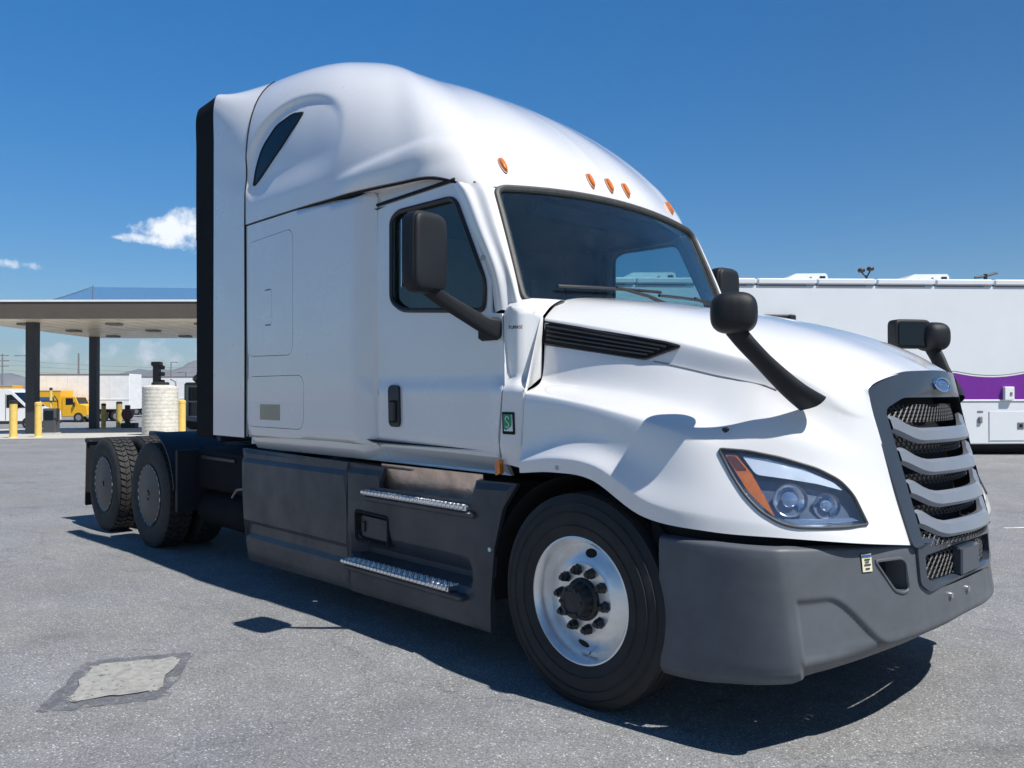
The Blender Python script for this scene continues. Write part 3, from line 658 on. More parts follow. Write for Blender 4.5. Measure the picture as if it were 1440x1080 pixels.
# ---- cab and sleeper side skins
def fy(x, z):
    up = -1.2 + .085 * sm(-2.02, -1.86, x) + .10 * sm(-.535, -.435, x)
    lo = -1.2 + .070 * sm(-2.02, -1.86, x) - .03 * sm(-.75, -.60, x)
    w = sm(1.60, 1.52, z)
    b = up * (1 - w) + lo * w
    if z < 1.24: b += .03 * sm(1.24, 1.13, z)
    return b
def smap(off=0.0): return lambda x, z: np.array([x, float(fy(x, z)) - off, z])
sleeper_o = [(-3.585, 1.155), (-1.862, 1.155), (-1.862, 2.79), (-1.90, 2.84), (-3.585, 2.845)]
hatch1 = rpoly([(-3.55, 2.70), (-2.83, 2.72), (-2.83, 1.79), (-3.55, 1.80)], .09)
hatch2 = rpoly([(-3.55, 1.635), (-2.67, 1.635), (-2.67, 1.245), (-3.55, 1.245)], .09)
win_o = rpoly([(-1.70, 2.62), (-1.62, 2.66), (-1.06, 2.655), (-.79, 2.13), (-.80, 1.972), (-1.58, 2.03), (-1.70, 2.10)], [.07, .05, .07, .06, .05, .09, .05])
door_o = rpoly([(-1.857, 1.165), (-.668, 1.150), (-.61, 1.53), (-.655, 1.945), (-.75, 1.955), (-.755, 2.15), (-1.02, 2.70), (-1.07, 2.745), (-1.857, 2.725)], [.03, .02, .04, .01, .03, .02, .04, .02, .03])
hand_o = rpoly([(-1.70, 1.56), (-1.585, 1.555), (-1.575, 1.29), (-1.69, 1.295)], .04)
for SIDE in (1, -1):
    sp = panel('sleeper_side', sleeper_o, smap(), white, truck, holes=[offset_poly(hatch1, .004), offset_poly(hatch2, .004)], step=.045, ang=60)
    hp = panel('locker_door', hatch1, smap(.001), white, truck, step=.09)
    panel('recess_plate', rpoly([(-3.27, 2.30), (-3.15, 2.30), (-3.15, 2.03), (-3.27, 2.03)], .03), smap(.003), white, hp, step=.1, th=(0, .003, 0))
    for z0 in (2.30, 2.03): MB().tube([(-3.25, fy(-3.2, z0) - .003, z0), (-3.17, fy(-3.2, z0) - .003, z0)], .004, 6).obj('latch_slot', ink, hp)
    h2 = panel('locker_door', hatch2, smap(.001), white, truck, step=.09)
    panel('label_plate', rpoly([(-3.34, 1.42), (-3.02, 1.42), (-3.02, 1.30), (-3.34, 1.30)], .012), smap(.003), beige, h2, step=.2, th=(0, .003, 0))
    panel('skin_backing', [(-3.58, 1.19), (-.60, 1.18), (-.60, 1.95), (-.76, 1.95), (-1.75, 1.95), (-1.75, 2.70), (-1.86, 2.76), (-1.95, 2.87), (-3.58, 2.87)], lambda x, z: smap(-.036)(x, z), gap_black, truck, step=.045, th=(0, .006, 0))
    d = panel('door', door_o, smap(.0), white, truck, holes=[win_o], step=.035, ang=60)
    strip('window_seal', [smap(.001)(x, z) for x, z in win_o], .017, black_pl, d)
    panel('door_window', offset_poly(win_o, .004), smap(-.018), side_glass, d, step=.15, th=(0, .004, 0))
    MB().tube([smap(-.005)(-1.245, 2.66), smap(-.005)(-1.245, 2.0)], .009, 6).obj('window_divider', black_pl, d) if False else None
    hd = panel('handle', hand_o, smap(.016), black_pl, d, step=.05, th=(0, .02, 0))
    hb = MB().box(-1.665, -1.605, fy(-1.63, 1.45) - .034, fy(-1.63, 1.45) - .012, 1.32, 1.46, .012).obj('handle_grip', black_pl, hd)
    # cowl between door and hood
    cw = panel('cowl', rpoly([(-.645, 1.125), (-.438, 1.10), (-.434, 1.52), (-.452, 1.945), (-.60, 1.985), (-.643, 1.945), (-.600, 1.53)], [.02, .01, .01, .03, .03, .02, .02]), smap(), white, truck, step=.022, ang=60)
    panel('sill', [(-3.585, 1.185), (-3.585, 1.065), (-.67, 1.045), (-.655, 1.175)], lambda x, z: np.array([x, float(fy(x, 1.15)) + .012 + .75 * max(0, 1.15 - z), z]), white, truck, step=.035)
    # sticker: black border, white field, green mark
    sk = panel('sticker', rpoly([(-.605, 1.405), (-.51, 1.405), (-.505, 1.285), (-.60, 1.285)], .008), smap(.004), gap_black, truck, step=.2, th=(0, .003, 0))
    panel('sticker_field', rpoly([(-.592, 1.392), (-.524, 1.392), (-.519, 1.302), (-.587, 1.302)], .004), smap(.0055), whitemark, sk, step=.2, th=(0, .0012, 0))
    panel('sticker_green', rpoly([(-.592, 1.392), (-.528, 1.392), (-.528, 1.33), (-.575, 1.305), (-.59, 1.32)], .01), smap(.0068), green, sk, step=.2, th=(0, .001, 0))
    P = [smap(.0085)(-.56 + .013 * math.cos(t), 1.352 + .016 * (1 if k < 8 else -1) + .014 * math.sin(t)) for k, t in enumerate(list(np.linspace(0, 4.4, 8)) + list(np.linspace(1.57, -2.6, 8)))]
    MB().tube(P, .0028, 5).obj('sticker_mark', whitemark, sk)
    mk_ = panel('side_marker', rpoly([(-.672, 1.135), (-.635, 1.145), (-.628, 1.07), (-.665, 1.055)], .008), lambda x, z: np.array([x, -1.158, z]), amber, truck, step=.2, th=(0, .03, 0))
    A_ = crom([(-.645, -1.115, 1.935), (-.56, -1.112, 1.955), (-.50, -1.075, 1.945), (-.455, -1.0, 1.925)], 4); B_ = crom([(-.615, -1.045, 2.02), (-.56, -1.0, 2.03), (-.52, -.93, 2.03), (-.49, -.80, 2.03)], 4); C_ = crom([(-.66, -1.0, 2.01), (-.62, -.95, 2.02), (-.58, -.88, 2.02), (-.52, -.72, 2.02)], 4)
    mk('cowl_top', *(lambda g: (np.array(g.V), [f[::-1] for f in g.F]))(MB().grid(upgrid(np.stack([A_, (A_ + B_) / 2 + np.array([0, -.012, .012]), B_, C_], 0), 4, 1))), white, truck, True, 60)
    # A pillar
    po = np.array([(-1.085, -1.112, 2.728), (-1.03, -1.118, 2.67), (-.90, -1.115, 2.43), (-.765, -1.105, 2.16), (-.735, -1.095, 1.955)])
    pm = np.array([(-.985, -1.085, 2.728), (-.915, -1.09, 2.665), (-.79, -1.095, 2.43), (-.665, -1.085, 2.16), (-.62, -1.07, 1.955)])
    pi_ = np.array([wsp(-1.0, v_) for v_ in (1.0, .93, .60, .22, .0)]) + np.array([.004, -.004, 0])
    mid1 = (po + pm) / 2 + np.array([.012, -.022, .012]); mid2 = (pm + pi_) / 2 + np.array([.02, -.02, .01])
    G = upgrid(np.stack([po, mid1, pm, mid2, pi_, pi_ + np.array([-.02, .05, 0])], 0), 5, 6)
    pl_ = MB().grid(G); F_ = pl_.F; v = np.array(pl_.V); nn = np.cross(v[F_[40][1]] - v[F_[40][0]], v[F_[40][2]] - v[F_[40][0]])
    mk('a_pillar', v, F_ if nn[1] < 0 else [f[::-1] for f in F_], white, truck, True, 60)
    MB().tube([(-.815, -1.105, 2.27), (-.815, -1.12, 2.27)], .016, 10).obj('pillar_plug', mat('plug_grey', (.45, .46, .47), .4), truck)
    # cowl badge strip
    MB().box(-.632, -.478, -1.035, -1.015, 1.80, 1.93, .006).obj('cowl_cap', white, truck) if False else None
SIDE = 1
text_mesh('TUMASE', (.030, .026), (-.548, -1.1155, 1.862), (1, 0, -.03), (0, 0, 1), ink, truck, 'cowl_lettering')
# back wall, floor, roof liner
MB().box(-3.585, -3.565, -1.15, 1.15, 1.1, 3.55).obj('cab_back', white_old, truck, False)
MB().box(-3.56, -.60, -1.0, 1.0, 1.10, 1.16).obj('cab_floor', interior, truck, False)

# ---- interior, seen through the glass
MB().box(-2.3, -2.26, -1.08, 1.08, 1.16, 2.76).obj('sleeper_curtain', interior_b, truck, False)
MB().box(-2.26, -.95, -1.06, 1.06, 2.70, 2.74).obj('headliner', interior_b, truck, False)
MB().box(-.98, -.86, -.62, .62, 2.60, 2.70, .02).obj('overhead_console', interior, truck)
MB().box(-.93, -.915, -.10, .10, 2.56, 2.66, .004).obj('camera_housing', black_pl, truck)
MB().grid([[(-1.05, y, 1.72) for y in np.linspace(-1.04, 1.04, 9)], [(-1.0, y, 1.92) for y in np.linspace(-1.04, 1.04, 9)], [(-.80, y, 1.99) for y in np.linspace(-1.04, 1.04, 9)], [(-.50, y, 2.0) for y in np.linspace(-1.0, 1.0, 9)]]).obj('dashboard', interior, truck)
for SIDE in (1, -1):
    st = MB().box(-1.85, -1.35, -.85, -.35, 1.52, 1.66, .05).obj('seat', interior, truck)
    b_ = MB(); b_.grid([[(-1.82 - .16 * t + .03 * math.cos(a) * 2, -.60 + .25 * math.sin(a) * (1 - .25 * t), 1.62 + .78 * t) for a in np.linspace(0, 2 * math.pi, 17)] for t in np.linspace(0, 1, 6)]); b_.obj('backrest', interior, st)
    panel('door_trim', [(-2.25, 1.17), (-.72, 1.17), (-.70, 1.95), (-.74, 1.955), (-1.58, 2.01), (-1.73, 2.10), (-1.73, 2.65), (-1.1, 2.675), (-1.02, 2.69), (-1.05, 2.72), (-2.25, 2.72)], lambda x, z: np.array([x, float(fy(x, z)) + .05, z]), interior, truck, step=.2, th=(0, .01, 0))
SIDE = 1
MB().tube([(-1.18 + .0 * math.cos(t) - .09 * math.sin(t), .58 + .22 * math.cos(t), 1.98 + .2 * math.sin(t)) for t in np.linspace(0, 2 * math.pi, 28, endpoint=False)], .016, 8, closed=True).obj('steering_wheel', black_pl, truck)

# ---- windscreen
def ws_loop(k):
    sq = rpoly([(-1 + k, 0 + k * .6), (1 - k, 0 + k * .6), (1 - k, 1 - k * .9), (-1 + k, 1 - k * .9)], .085, 6); out = []
    P = sq + sq[:1]
    for a, b in zip(P, P[1:]):
        n = max(1, int(math.hypot(b[0] - a[0], b[1] - a[1]) / .08))
        for j in range(n): t = j / n; out.append((a[0] + (b[0] - a[0]) * t, a[1] + (b[1] - a[1]) * t))
    return out
V_, F_ = region(ws_loop(.01), [], .09); P_ = np.array([wsp(u, v) for u, v in V_])
nn = np.cross(P_[F_[0][1]] - P_[F_[0][0]], P_[F_[0][2]] - P_[F_[0][0]])
ws = mk('windshield', *thicken(P_, F_ if nn[0] > 0 else [f[::-1] for f in F_], (-.006, 0, 0)), ws_glass, truck, True, 50)
seal_m = mat('windshield_seal', (.05, .05, .048), .55, var=.3, vscale=30)
strip('windshield_seal', [wsp(u, v) + np.array([.006, 0, 0]) for u, v in ws_loop(.0)], .021, seal_m, ws, n=8)
V_, F_ = region(ws_loop(.0), [ws_loop(.05)], .12); P_ = np.array([wsp(u, v) + np.array([-.012, 0, 0]) for u, v in V_])
vo = [(-1.01, -.02), (1.01, -.02), (1.01, .93), (.95, 1.035), (-.95, 1.035), (-1.01, .93)]
V2_, F2_ = region([(a_ + (b_ - a_) * t_, c_ + (d_ - c_) * t_) for (a_, c_), (b_, d_) in zip(vo, vo[1:] + vo[:1]) for t_ in np.linspace(0, 1, 12, endpoint=False)], [ws_loop(.0)], .1); P2_ = np.array([wsp(u, v) + np.array([-.010, 0, 0]) for u, v in V2_])
mk('windshield_surround', *thicken(P2_, F2_, (-.004, 0, 0)), white, truck, True, 60)
mk('frit_band', *thicken(P_, F_, (-.002, 0, 0)), gap_black, ws, False)
# wipers, parked low on the glass
for k, (y0, y1) in enumerate(((-.80, .05), (.02, .86))):
    def wq(y, v, o): return tuple(wsp(y / 1.02, v) + np.array([o, 0, o * .4]))
    wb = MB().tube([wq(y, .13 + .03 * t, .028) for t, y in zip(np.linspace(0, 1, 10), np.linspace(y0, y1, 10))], .010, 6).obj('wiper', black_pl, truck)
    MB().tube([wq(y1 + .12, .03, .03), wq((y0 + y1) / 2 + .25, .10, .045), wq((y0 + y1) / 2, .15, .040)], [.013, .011, .008], 6).obj('wiper_arm', black_pl, wb)

# ---- roof fairing
# bottom edge from the rear corner round to the nose, then a family of rounded arcs that run up to the crown
RB = np.array([(-3.60, -1.20, 2.862), (-3.0, -1.20, 2.862), (-2.30, -1.195, 2.855), (-1.60, -1.17, 2.835), (-1.22, -1.15, 2.805), (-.95, -1.055, 2.715), (-.875, -.80, 2.735), (-.80, -.42, 2.765), (-.78, 0, 2.772)])
RS = [0, .2, .4, .55, .68, .8, 1.0]
RN = [4.268, 3.937, 2.803, 2.434, 1.75, 1.605, 1.569]
RM = [4.037, 2.826, 1.963, 1.40, 1.399, 1.399, 1.375]
def roof_grid(nB=150, nv=120):
    Bf = crom(RB, 14); sl_ = np.concatenate([[0], np.cumsum(np.linalg.norm(np.diff(Bf, axis=0), axis=1))]); sl_ /= sl_[-1]
    ss = np.linspace(0, 1, nB); Bq = np.stack([np.interp(ss, sl_, Bf[:, c]) for c in range(3)], 1); w_ = int(nB * .2)
    ker = np.exp(-.5 * (np.arange(-w_, w_ + 1) / (nB * .05)) ** 2); ker /= ker.sum()
    soft = lambda a: np.convolve(np.pad(a, (w_, w_), mode='edge'), ker, 'valid')
    Nn = soft(np.interp(ss, RS, RN)); Mm = soft(np.interp(ss, RS, RM))
    th = np.linspace(0, math.pi / 2, 500); out = []
    for b, n, m, q in zip(Bq, Nn, Mm, ss):
        T = np.array([-3.645 + .396 * q, 0, 4.228 - .084 * q])
        h = 1 - np.abs(np.cos(th)) ** (2 / n); v = np.abs(np.sin(th)) ** (2 / m); h[-1] = 1
        P = np.stack([b[0] + (T[0] - b[0]) * h, b[1] * (1 - h), b[2] + (T[2] - b[2]) * v], 1)
        L = np.concatenate([[0], np.cumsum(np.linalg.norm(np.diff(P, axis=0), axis=1))]); t = np.linspace(0, L[-1], nv)
        out.append(np.stack([np.interp(t, L, P[:, c]) for c in range(3)], 1))
    return np.array(out)
RG = roof_grid()
def roof_disp(P):
    x, y, z = P[..., 0], P[..., 1], P[..., 2]
    D = np.zeros(P.shape)
    # dished cheek round the sleeper window, sharp along its upper arc
    rx = (x + 2.98) / np.where(x > -2.98, .80, .66); rz = (z - 3.26) / .49
    r = np.hypot(rx, rz); w = sm(1.0, .86, r) * sm(2.98, 3.22, z) * sm(-2.2, -2.75, x) ** .6
    D[..., 1] += .032 * w * (y < -.8)
    # swage line over the door
    zl = 3.02 + .10 * (x + 1.6); d = (z - zl); w2 = sm(-2.35, -2.0, x) * sm(-1.0, -1.25, x) * (y < -.7)
    D[..., 1] -= .022 * w2 * sm(.05, -.02, d) * sm(-.20, -.05, d)
    return P + D
RG = roof_disp(RG)
lip = RG[:, :1].copy(); lip2 = lip.copy(); cx = sm(-1.2, -.9, lip[..., 0])
lip2[..., 1] += .10 * (1 - cx) * (lip[..., 1] < -.5) + .0; lip2[..., 1] *= 1 - .0 * cx; lip2[..., 0] -= .05 * cx; lip2[..., 2] -= .022
RG2 = np.concatenate([lip2, RG], 1)
n1, n2 = RG2.shape[:2]; RV = RG2.reshape(-1, 3)
RFc = [(i * n2 + j, (i + 1) * n2 + j, (i + 1) * n2 + j + 1, i * n2 + j + 1) for i in range(n1 - 1) for j in range(n2 - 1)]
v = RV; f0 = RFc[3 * (n2 - 1) + 30]; nn = np.cross(v[f0[1]] - v[f0[0]], v[f0[2]] - v[f0[0]])
if nn[1] > 0: RFc = [f[::-1] for f in RFc]
mir = len(RV); RV2 = np.vstack([RV, RV * np.array([1, -1, 1])]); RF2 = RFc + [tuple(i + mir for i in f[::-1]) for f in RFc]
roof = mk('roof_fairing', RV2, RF2, white, truck, True, 38)
bmv = roof.data
import bmesh
bm = bmesh.new(); bm.from_mesh(bmv); bmesh.ops.remove_doubles(bm, verts=[q for q in bm.verts if abs(q.co.y) < 1e-4], dist=1e-4); bm.to_mesh(bmv); bm.free()
bmv.shade_smooth(); bmv.set_sharp_from_angle(angle=math.radians(38))
rb = BVHTree.FromPolygons([Vector(q) for q in RV], RFc)
def on_roof(x, z, off=0.0):
    h = rb.ray_cast(Vector((x, -3, z)), Vector((0, 1, 0)), 6); p = np.array(h[0]) if h[0] is not None else np.array([x, -1.15, z]); p[1] -= off; return p
teardrop = rpoly([(-2.84, 3.60), (-2.99, 3.625), (-3.20, 3.58), (-3.40, 3.44), (-3.49, 3.28), (-3.515, 3.165), (-3.48, 3.165), (-3.30, 3.26), (-3.06, 3.40), (-2.90, 3.53)], [.02, .05, .05, .08, .05, .02, .02, .05, .05, .03])
for SIDE in (1, -1):
    sw = panel('sleeper_window', teardrop, lambda x, z: on_roof(x, z, .004), dark_glass, truck, step=.06, th=(0, .02, 0))
    strip('seal', [on_roof(x, z, .002) for x, z in teardrop], .008, gap_black, sw)
    # dark seam under the roof fairing
    se = [RG[i, 0] + np.array([0, .012, -.012]) for i in range(0, n1, 2) if RG[i, 0][0] < -.9]
    MB().tube([tuple(p) for p in se if p[0] < -1.92 or True], .008, 6).obj('roof_seam', gap_black, truck)
    # header over the door
    panel('door_header', [(-1.98, 2.70), (-1.10, 2.70), (-1.10, 2.785), (-1.98, 2.855)], lambda x, z: np.array([x, -1.098, z]), white, truck, step=.2, th=(0, .02, 0))
    MB().tube([(-1.86, -1.118, 2.742), (-1.06, -1.118, 2.762)], .010, 6).obj('drip_rail', gap_black, truck)
SIDE = 1
# roof marker lamps
rbF = BVHTree.FromPolygons([Vector(q) for q in RV2], RF2)
for y in (-.84, -.18, 0, .18, .84):
    def rp(z, yy): 
        h = rbF.ray_cast(Vector((2, yy, z)), Vector((-1, 0, 0)), 9); return np.array(h[0])
    c = rp(2.87, y); t_ = rp(2.91, y) - rp(2.83, y); t_ /= np.linalg.norm(t_); s_ = rp(2.87, y + .02) - rp(2.87, y - .02); s_ /= np.linalg.norm(s_); nn = np.cross(s_, t_); nn *= np.sign(nn[0])
    rings = [[tuple(c + nn * h_ + s_ * (a * math.cos(q)) + t_ * (b * math.sin(q))) for q in np.linspace(0, 2 * math.pi, 21)] for a, b, h_ in ((.019, .056, -.01), (.019, .056, .010), (.014, .047, .022), (.0005, .001, .026))]
    mlamp = MB().grid(rings).obj('marker_light', amber, truck)
    MB().grid([[tuple(c + nn * h_ + s_ * (a * math.cos(q)) + t_ * (b * math.sin(q))) for q in np.linspace(0, 2 * math.pi, 21)] for a, b, h_ in ((.024, .063, -.01), (.024, .063, .006), (.018, .055, .008))]).obj('lamp_base', mat('lamp_base', (.45, .2, .12), .4), mlamp)

# ---- side extenders behind the sleeper
kA = int(np.argmax(RG[0][:, 1] > -.93))
for SIDE in (1, -1):
    A = RG[0][:kA] + np.array([-.012, 0, 0])
    Bc = np.array([(-4.20, -1.20, 2.866), (-4.20, -1.20, 3.25), (-4.20, -1.20, 3.65), (-4.20, -1.198, 3.99), (-4.20, -1.165, 4.075), (-4.20, -1.05, 4.10)])
    Bf = crom(Bc, 30); B = Bf[np.linspace(0, len(Bf) - 1, kA).round().astype(int)]
    G = np.stack([A * (1 - t) + B * t for t in np.linspace(0, 1, 8) ** 1.0], 0)
    g_ = MB().grid(G); P, F = thicken(np.array(g_.V), g_.F, (0, .03, -.01)); mk('side_extender', P, F, white, truck, True, 40)
    MB().tube([(-3.60, -1.199, 1.15), (-3.60, -1.199, 2.0)] + [tuple(p + np.array([-.006, -.0, 0])) for p in RG[0][:kA:4]], .0085, 6).obj('sleeper_seam', gap_black, truck)
    panel('side_extender', [(-4.20, 1.15), (-3.615, 1.15), (-3.615, 2.86), (-4.20, 2.868)], lambda x, z: np.array([x, -1.2, z]), white, truck, step=.3, th=(0, .03, 0))
    Fv = B + np.array([-.37, 0, 0]); Fv[:, 2] -= .02 * sm(3.9, 4.06, Fv[:, 2])
    g_ = MB().grid(np.stack([B + np.array([-.003, .004, 0]), Fv], 0)); P, F = thicken(np.array(g_.V), g_.F, (0, .02, -.005)); mk('extender_flap', P, F, flap_m, truck, True, 40)
    panel('extender_flap', [(-4.55, 1.12), (-4.203, 1.12), (-4.203, 2.868), (-4.57, 2.868)], lambda x, z: np.array([x, -1.196, z]), flap_m, truck, step=.3, th=(0, .02, 0))
    MB().tube([(-4.21, -1.185, 1.15), (-3.6, -1.185, 1.15)], .01, 6).obj('extender_edge', gap_black, truck)
SIDE = 1

# ---- skirts and steps
def skf(x, z):
    y = -1.2
    if z > .985: y += .022
    if z < .50 and x < -2.08: y -= .028 * sm(.50, .47, z) * sm(.33, .36, z) if False else 0
    y += .035 * sm(.50, .462, z) - .02 * sm(.40, .36, z)
    y += .02 * sm(.24, .17, z) + .02 * sm(-3.62, -3.72, x)
    return y
for SIDE in (1, -1):
    panel('skirt', [(-3.73, 1.055), (-2.112, 1.04), (-2.078, .19), (-3.60, .165), (-3.62, .50)], lambda x, z: np.array([x, skf(x, z), z]), skirt_pl, truck, step=.035, th=(0, .03, 0), ang=20)
    # front skirt with two step recesses
    rec1 = rpoly([(-1.70, 1.03), (-.80, 1.03), (-.83, .905), (-1.72, .905)], .02)
    fil = rpoly([(-1.99, .735), (-1.62, .725), (-1.62, .535), (-1.98, .545)], .03)
    def sk2(x, z):
        y = -1.2 + (.022 if z > .985 else 0)
        y += .10 * sm(.62, .47, z) * sm(.405, .445, z) * sm(-2.06, -1.98, x) * sm(-.80, -.9, x)
        y += .02 * sm(.24, .17, z); y += .05 * sm(-.85, -.45, x)
        return y
    fs = panel('skirt', [(-2.10, 1.04), (-.73, 1.02), (-.52, 1.02), (-.60, .88), (-.655, .66), (-.675, .45), (-.69, .195), (-2.068, .19)], lambda x, z: np.array([x, sk2(x, z), z]), skirt_pl, truck, holes=[rec1, fil], step=.035, th=(0, .03, 0), ang=25)
    panel('kick_plate', [(-1.74, 1.055), (-.76, 1.055), (-.80, .88), (-1.76, .88)], lambda x, z: np.array([x, -1.165 + .28 * (1.05 - z), z]), alu_warm, truck, step=.3, th=(0, .01, 0))
    u_ = panel('filler_door', rpoly([(-1.955, .705), (-1.65, .697), (-1.65, .565), (-1.95, .57)], .03), lambda x, z: np.array([x, -1.178, z]), skirt_pl, truck, step=.2, th=(0, .02, 0))
    strip('filler_rim', [(x, -1.197, z) for x, z in fil], .012, gap_black, u_)
    panel('filler_recess', offset_poly(fil, .01), lambda x, z: np.array([x, -1.15, z]), gap_black, u_, step=.3, th=(0, .005, 0))
    MB().box(-1.93, -1.90, -1.192, -1.176, .60, .67, .004).obj('latch', black_pl, u_)
    for x0, x1, z, y0, y1 in ((-1.86, -.83, .880, -1.245, -1.13), (-2.05, -.95, .415, -1.275, -1.11)):
        st = MB().box(x0, x1, y0 + .012, y1, z - .03, z, .004).obj('step', alu, truck)
        tr = MB()
        for i, x in enumerate(np.arange(x0 + .02, x1 - .01, .028)):
            for j, y in enumerate(np.arange(y0 + .03, y1 - .004, .024)):
                s_ = .009; a = math.radians(45 if (i + j) % 2 else -45); dx, dy = math.cos(a) * s_, math.sin(a) * s_; ex_, ey = -math.sin(a) * .0028, math.cos(a) * .0028
                P = [(x - dx - ex_, y - dy - ey, z + .0005), (x + dx - ex_, y + dy - ey, z + .0005), (x + dx + ex_, y + dy + ey, z + .0005), (x - dx + ex_, y - dy + ey, z + .0005)]
                tr.prism(P, (0, 0, .0045))
        tag(tr.obj('step_tread', alu, st, False), kind='stuff')
        nose = MB()
        for x in np.arange(x0, x1 - .03, .038): nose.box(x + .003, x + .033, y0 - .006, y0 + .014, z - .022, z + .003, .005)
        tag(nose.obj('step_nosing', alu, st, True), kind='stuff')
        MB().box(x0 - .005, x1 + .10 if z < .5 else x1 + .05, y0 + .02, -1.10, z - .07, z - .032, .01).obj('step_bracket', skirt_pl, st)
    # inner wheel arch
    ar = []
    for t in np.linspace(math.radians(-12), math.radians(192), 30):
        ar.append([(.0 + .655 * math.cos(t) * .98 - .03, y, .50 + .60 * math.sin(t)) for y in (-1.165, -.55)])
    MB().grid(ar).obj('wheel_arch', gap_black, truck)
    MB().grid([[( .655 * rr_ * math.cos(t) * .98 - .03, -.56, .50 + .60 * rr_ * math.sin(t)) for t in np.linspace(math.radians(-12), math.radians(192), 30)] for rr_ in (1.0, .35)]).obj('arch_wall', gap_black, truck)
    MB().tube([(-.655, -1.205, .66), (-.655, -1.213, .66)], .012, 10).obj('reflector', mat('reflector_glass', (.5, .75, .8), .1, coat=1), truck)
SIDE = 1

# ---- mirrors
def blob(name, c, half, m, parent, e=3.2, rot=0.0, taper=None, n=20):
    """rounded housing (superellipsoid)"""
    rings = []
    for i in range(n + 1):
        ph = -math.pi / 2 + math.pi * i / n; r = []
        for k in range(2 * n + 1):
            th = 2 * math.pi * k / (2 * n)
            f = lambda v: math.copysign(abs(v) ** (2 / e), v)
            x = half[0] * f(math.cos(ph)) * f(math.cos(th)); y = half[1] * f(math.cos(ph)) * f(math.sin(th)); z = half[2] * f(math.sin(ph))
            if taper: x *= 1 + taper[0] * z / half[2]; y *= 1 + taper[1] * z / half[2]
            r.append((c[0] + x * math.cos(rot) - y * math.sin(rot), c[1] + x * math.sin(rot) + y * math.cos(rot), c[2] + z))
        rings.append(r)
    return MB().grid(rings).obj(name, m, parent, True, 45)
mirror_m = mat('mirror_glass', (.5, .55, .6), .03, metal=1.0)
for SIDE in (1, -1):
    dm = blob('door_mirror', (-.885, -1.475, 2.265), (.062, .130, .220), mirror_pl, truck, 5, rot=.12)
    blob('mirror_visor', (-.868, -1.475, 2.265), (.056, .120, .208), mirror_pl, dm, 6, rot=.12)
    MB().box(-.952, -.944, -1.585, -1.365, 2.075, 2.445, .004).obj('mirror_glass', mirror_m, dm)
    arm = MB(); path = [(-.89, -1.45, 2.075), (-.84, -1.39, 2.02), (-.77, -1.28, 1.94), (-.71, -1.175, 1.875), (-.68, -1.13, 1.86)]
    rows = []
    for (x, y, z), w, h in zip(crom(path, 4), np.linspace(.045, .03, 17), np.linspace(.03, .056, 17)):
        rows.append([(x + w * .8 * math.copysign(abs(math.cos(t)) ** .6, math.cos(t)), y + w * .5 * math.cos(t), z + h * math.copysign(abs(math.sin(t)) ** .6, math.sin(t))) for t in np.linspace(0, 2 * math.pi, 17)])
    arm.grid(rows); arm.obj('mirror_arm', mirror_pl, dm, True, 45)
    MB().box(-.83, -.675, -1.15, -1.08, 1.80, 1.925, .014).obj('mirror_mount', mirror_pl, dm)
    # fender mirror on the hood: dome at the outer end, flat housing running inwards
    hm = blob('hood_mirror', (.79, -1.12, 1.845), (.085, .098, .088), mirror_pl, truck, 2.9, rot=-1.04)
    if SIDE == -1: blob('mirror_housing', (.705, -.985, 1.86), (.125, .045, .088), mirror_pl, hm, 7, rot=-1.04)
    ca, sa = math.cos(-1.04), math.sin(-1.04)
    for nm, off, mm in (('mirror_glass', -.049, mirror_m), ('mirror_inset', .042, dark_glass)):
        c = (.705 - sa * off, -.985 + ca * off); (None if SIDE == 1 else MB()) and MB().prism([(c[0] + ca * a - sa * 0, c[1] + sa * a, 1.86 + b) for a, b in rpoly([(-.105, -.07), (.085, -.07), (.085, .07), (-.105, .07)], .015)], (-sa * .006, ca * .006, 0)).obj(nm, mm, hm, False)
    path = [(.79, -1.115, 1.775), (.83, -1.09, 1.715), (.875, -1.04, 1.645), (.925, -.98, 1.57), (.965, -.93, 1.515), (1.0, -.845, 1.462)]; rows = []
    for (x, y, z), w in zip(crom(path, 4), np.interp(np.linspace(0, 1, 21), [0, .4, .8, 1], [.042, .040, .052, .062])):
        rows.append([(x + w * .95 * math.copysign(abs(math.cos(t)) ** .7, math.cos(t)), y + w * .42 * math.sin(t) - .0 * w, z + w * .35 * math.cos(t) + w * .35 * math.sin(t)) for t in np.linspace(0, 2 * math.pi, 17)])
    MB().grid(rows).obj('mirror_arm', mirror_pl, hm, True, 50)
    # windscreen washer nozzle cap on the fender
    c = on_hood((.70, -3, 1.345), (0, 1, 0))
    if c: MB().lathe_y([(c.y - .008, .001), (c.y - .008, .012), (c.y + .01, .014)], 12).obj('fender_bolt', black_pl, truck).location = (c.x, 0, c.z)
    c = on_hood((-.12, -3, 1.14), (0, 1, 0))
    if c: MB().lathe_y([(c.y - .003, .001), (c.y - .003, .012), (c.y + .01, .012)], 12).obj('fender_bolt', mat('bolt_grey', (.4, .41, .43), .4, metal=.6), truck).location = (c.x, 0, c.z)
SIDE = 1

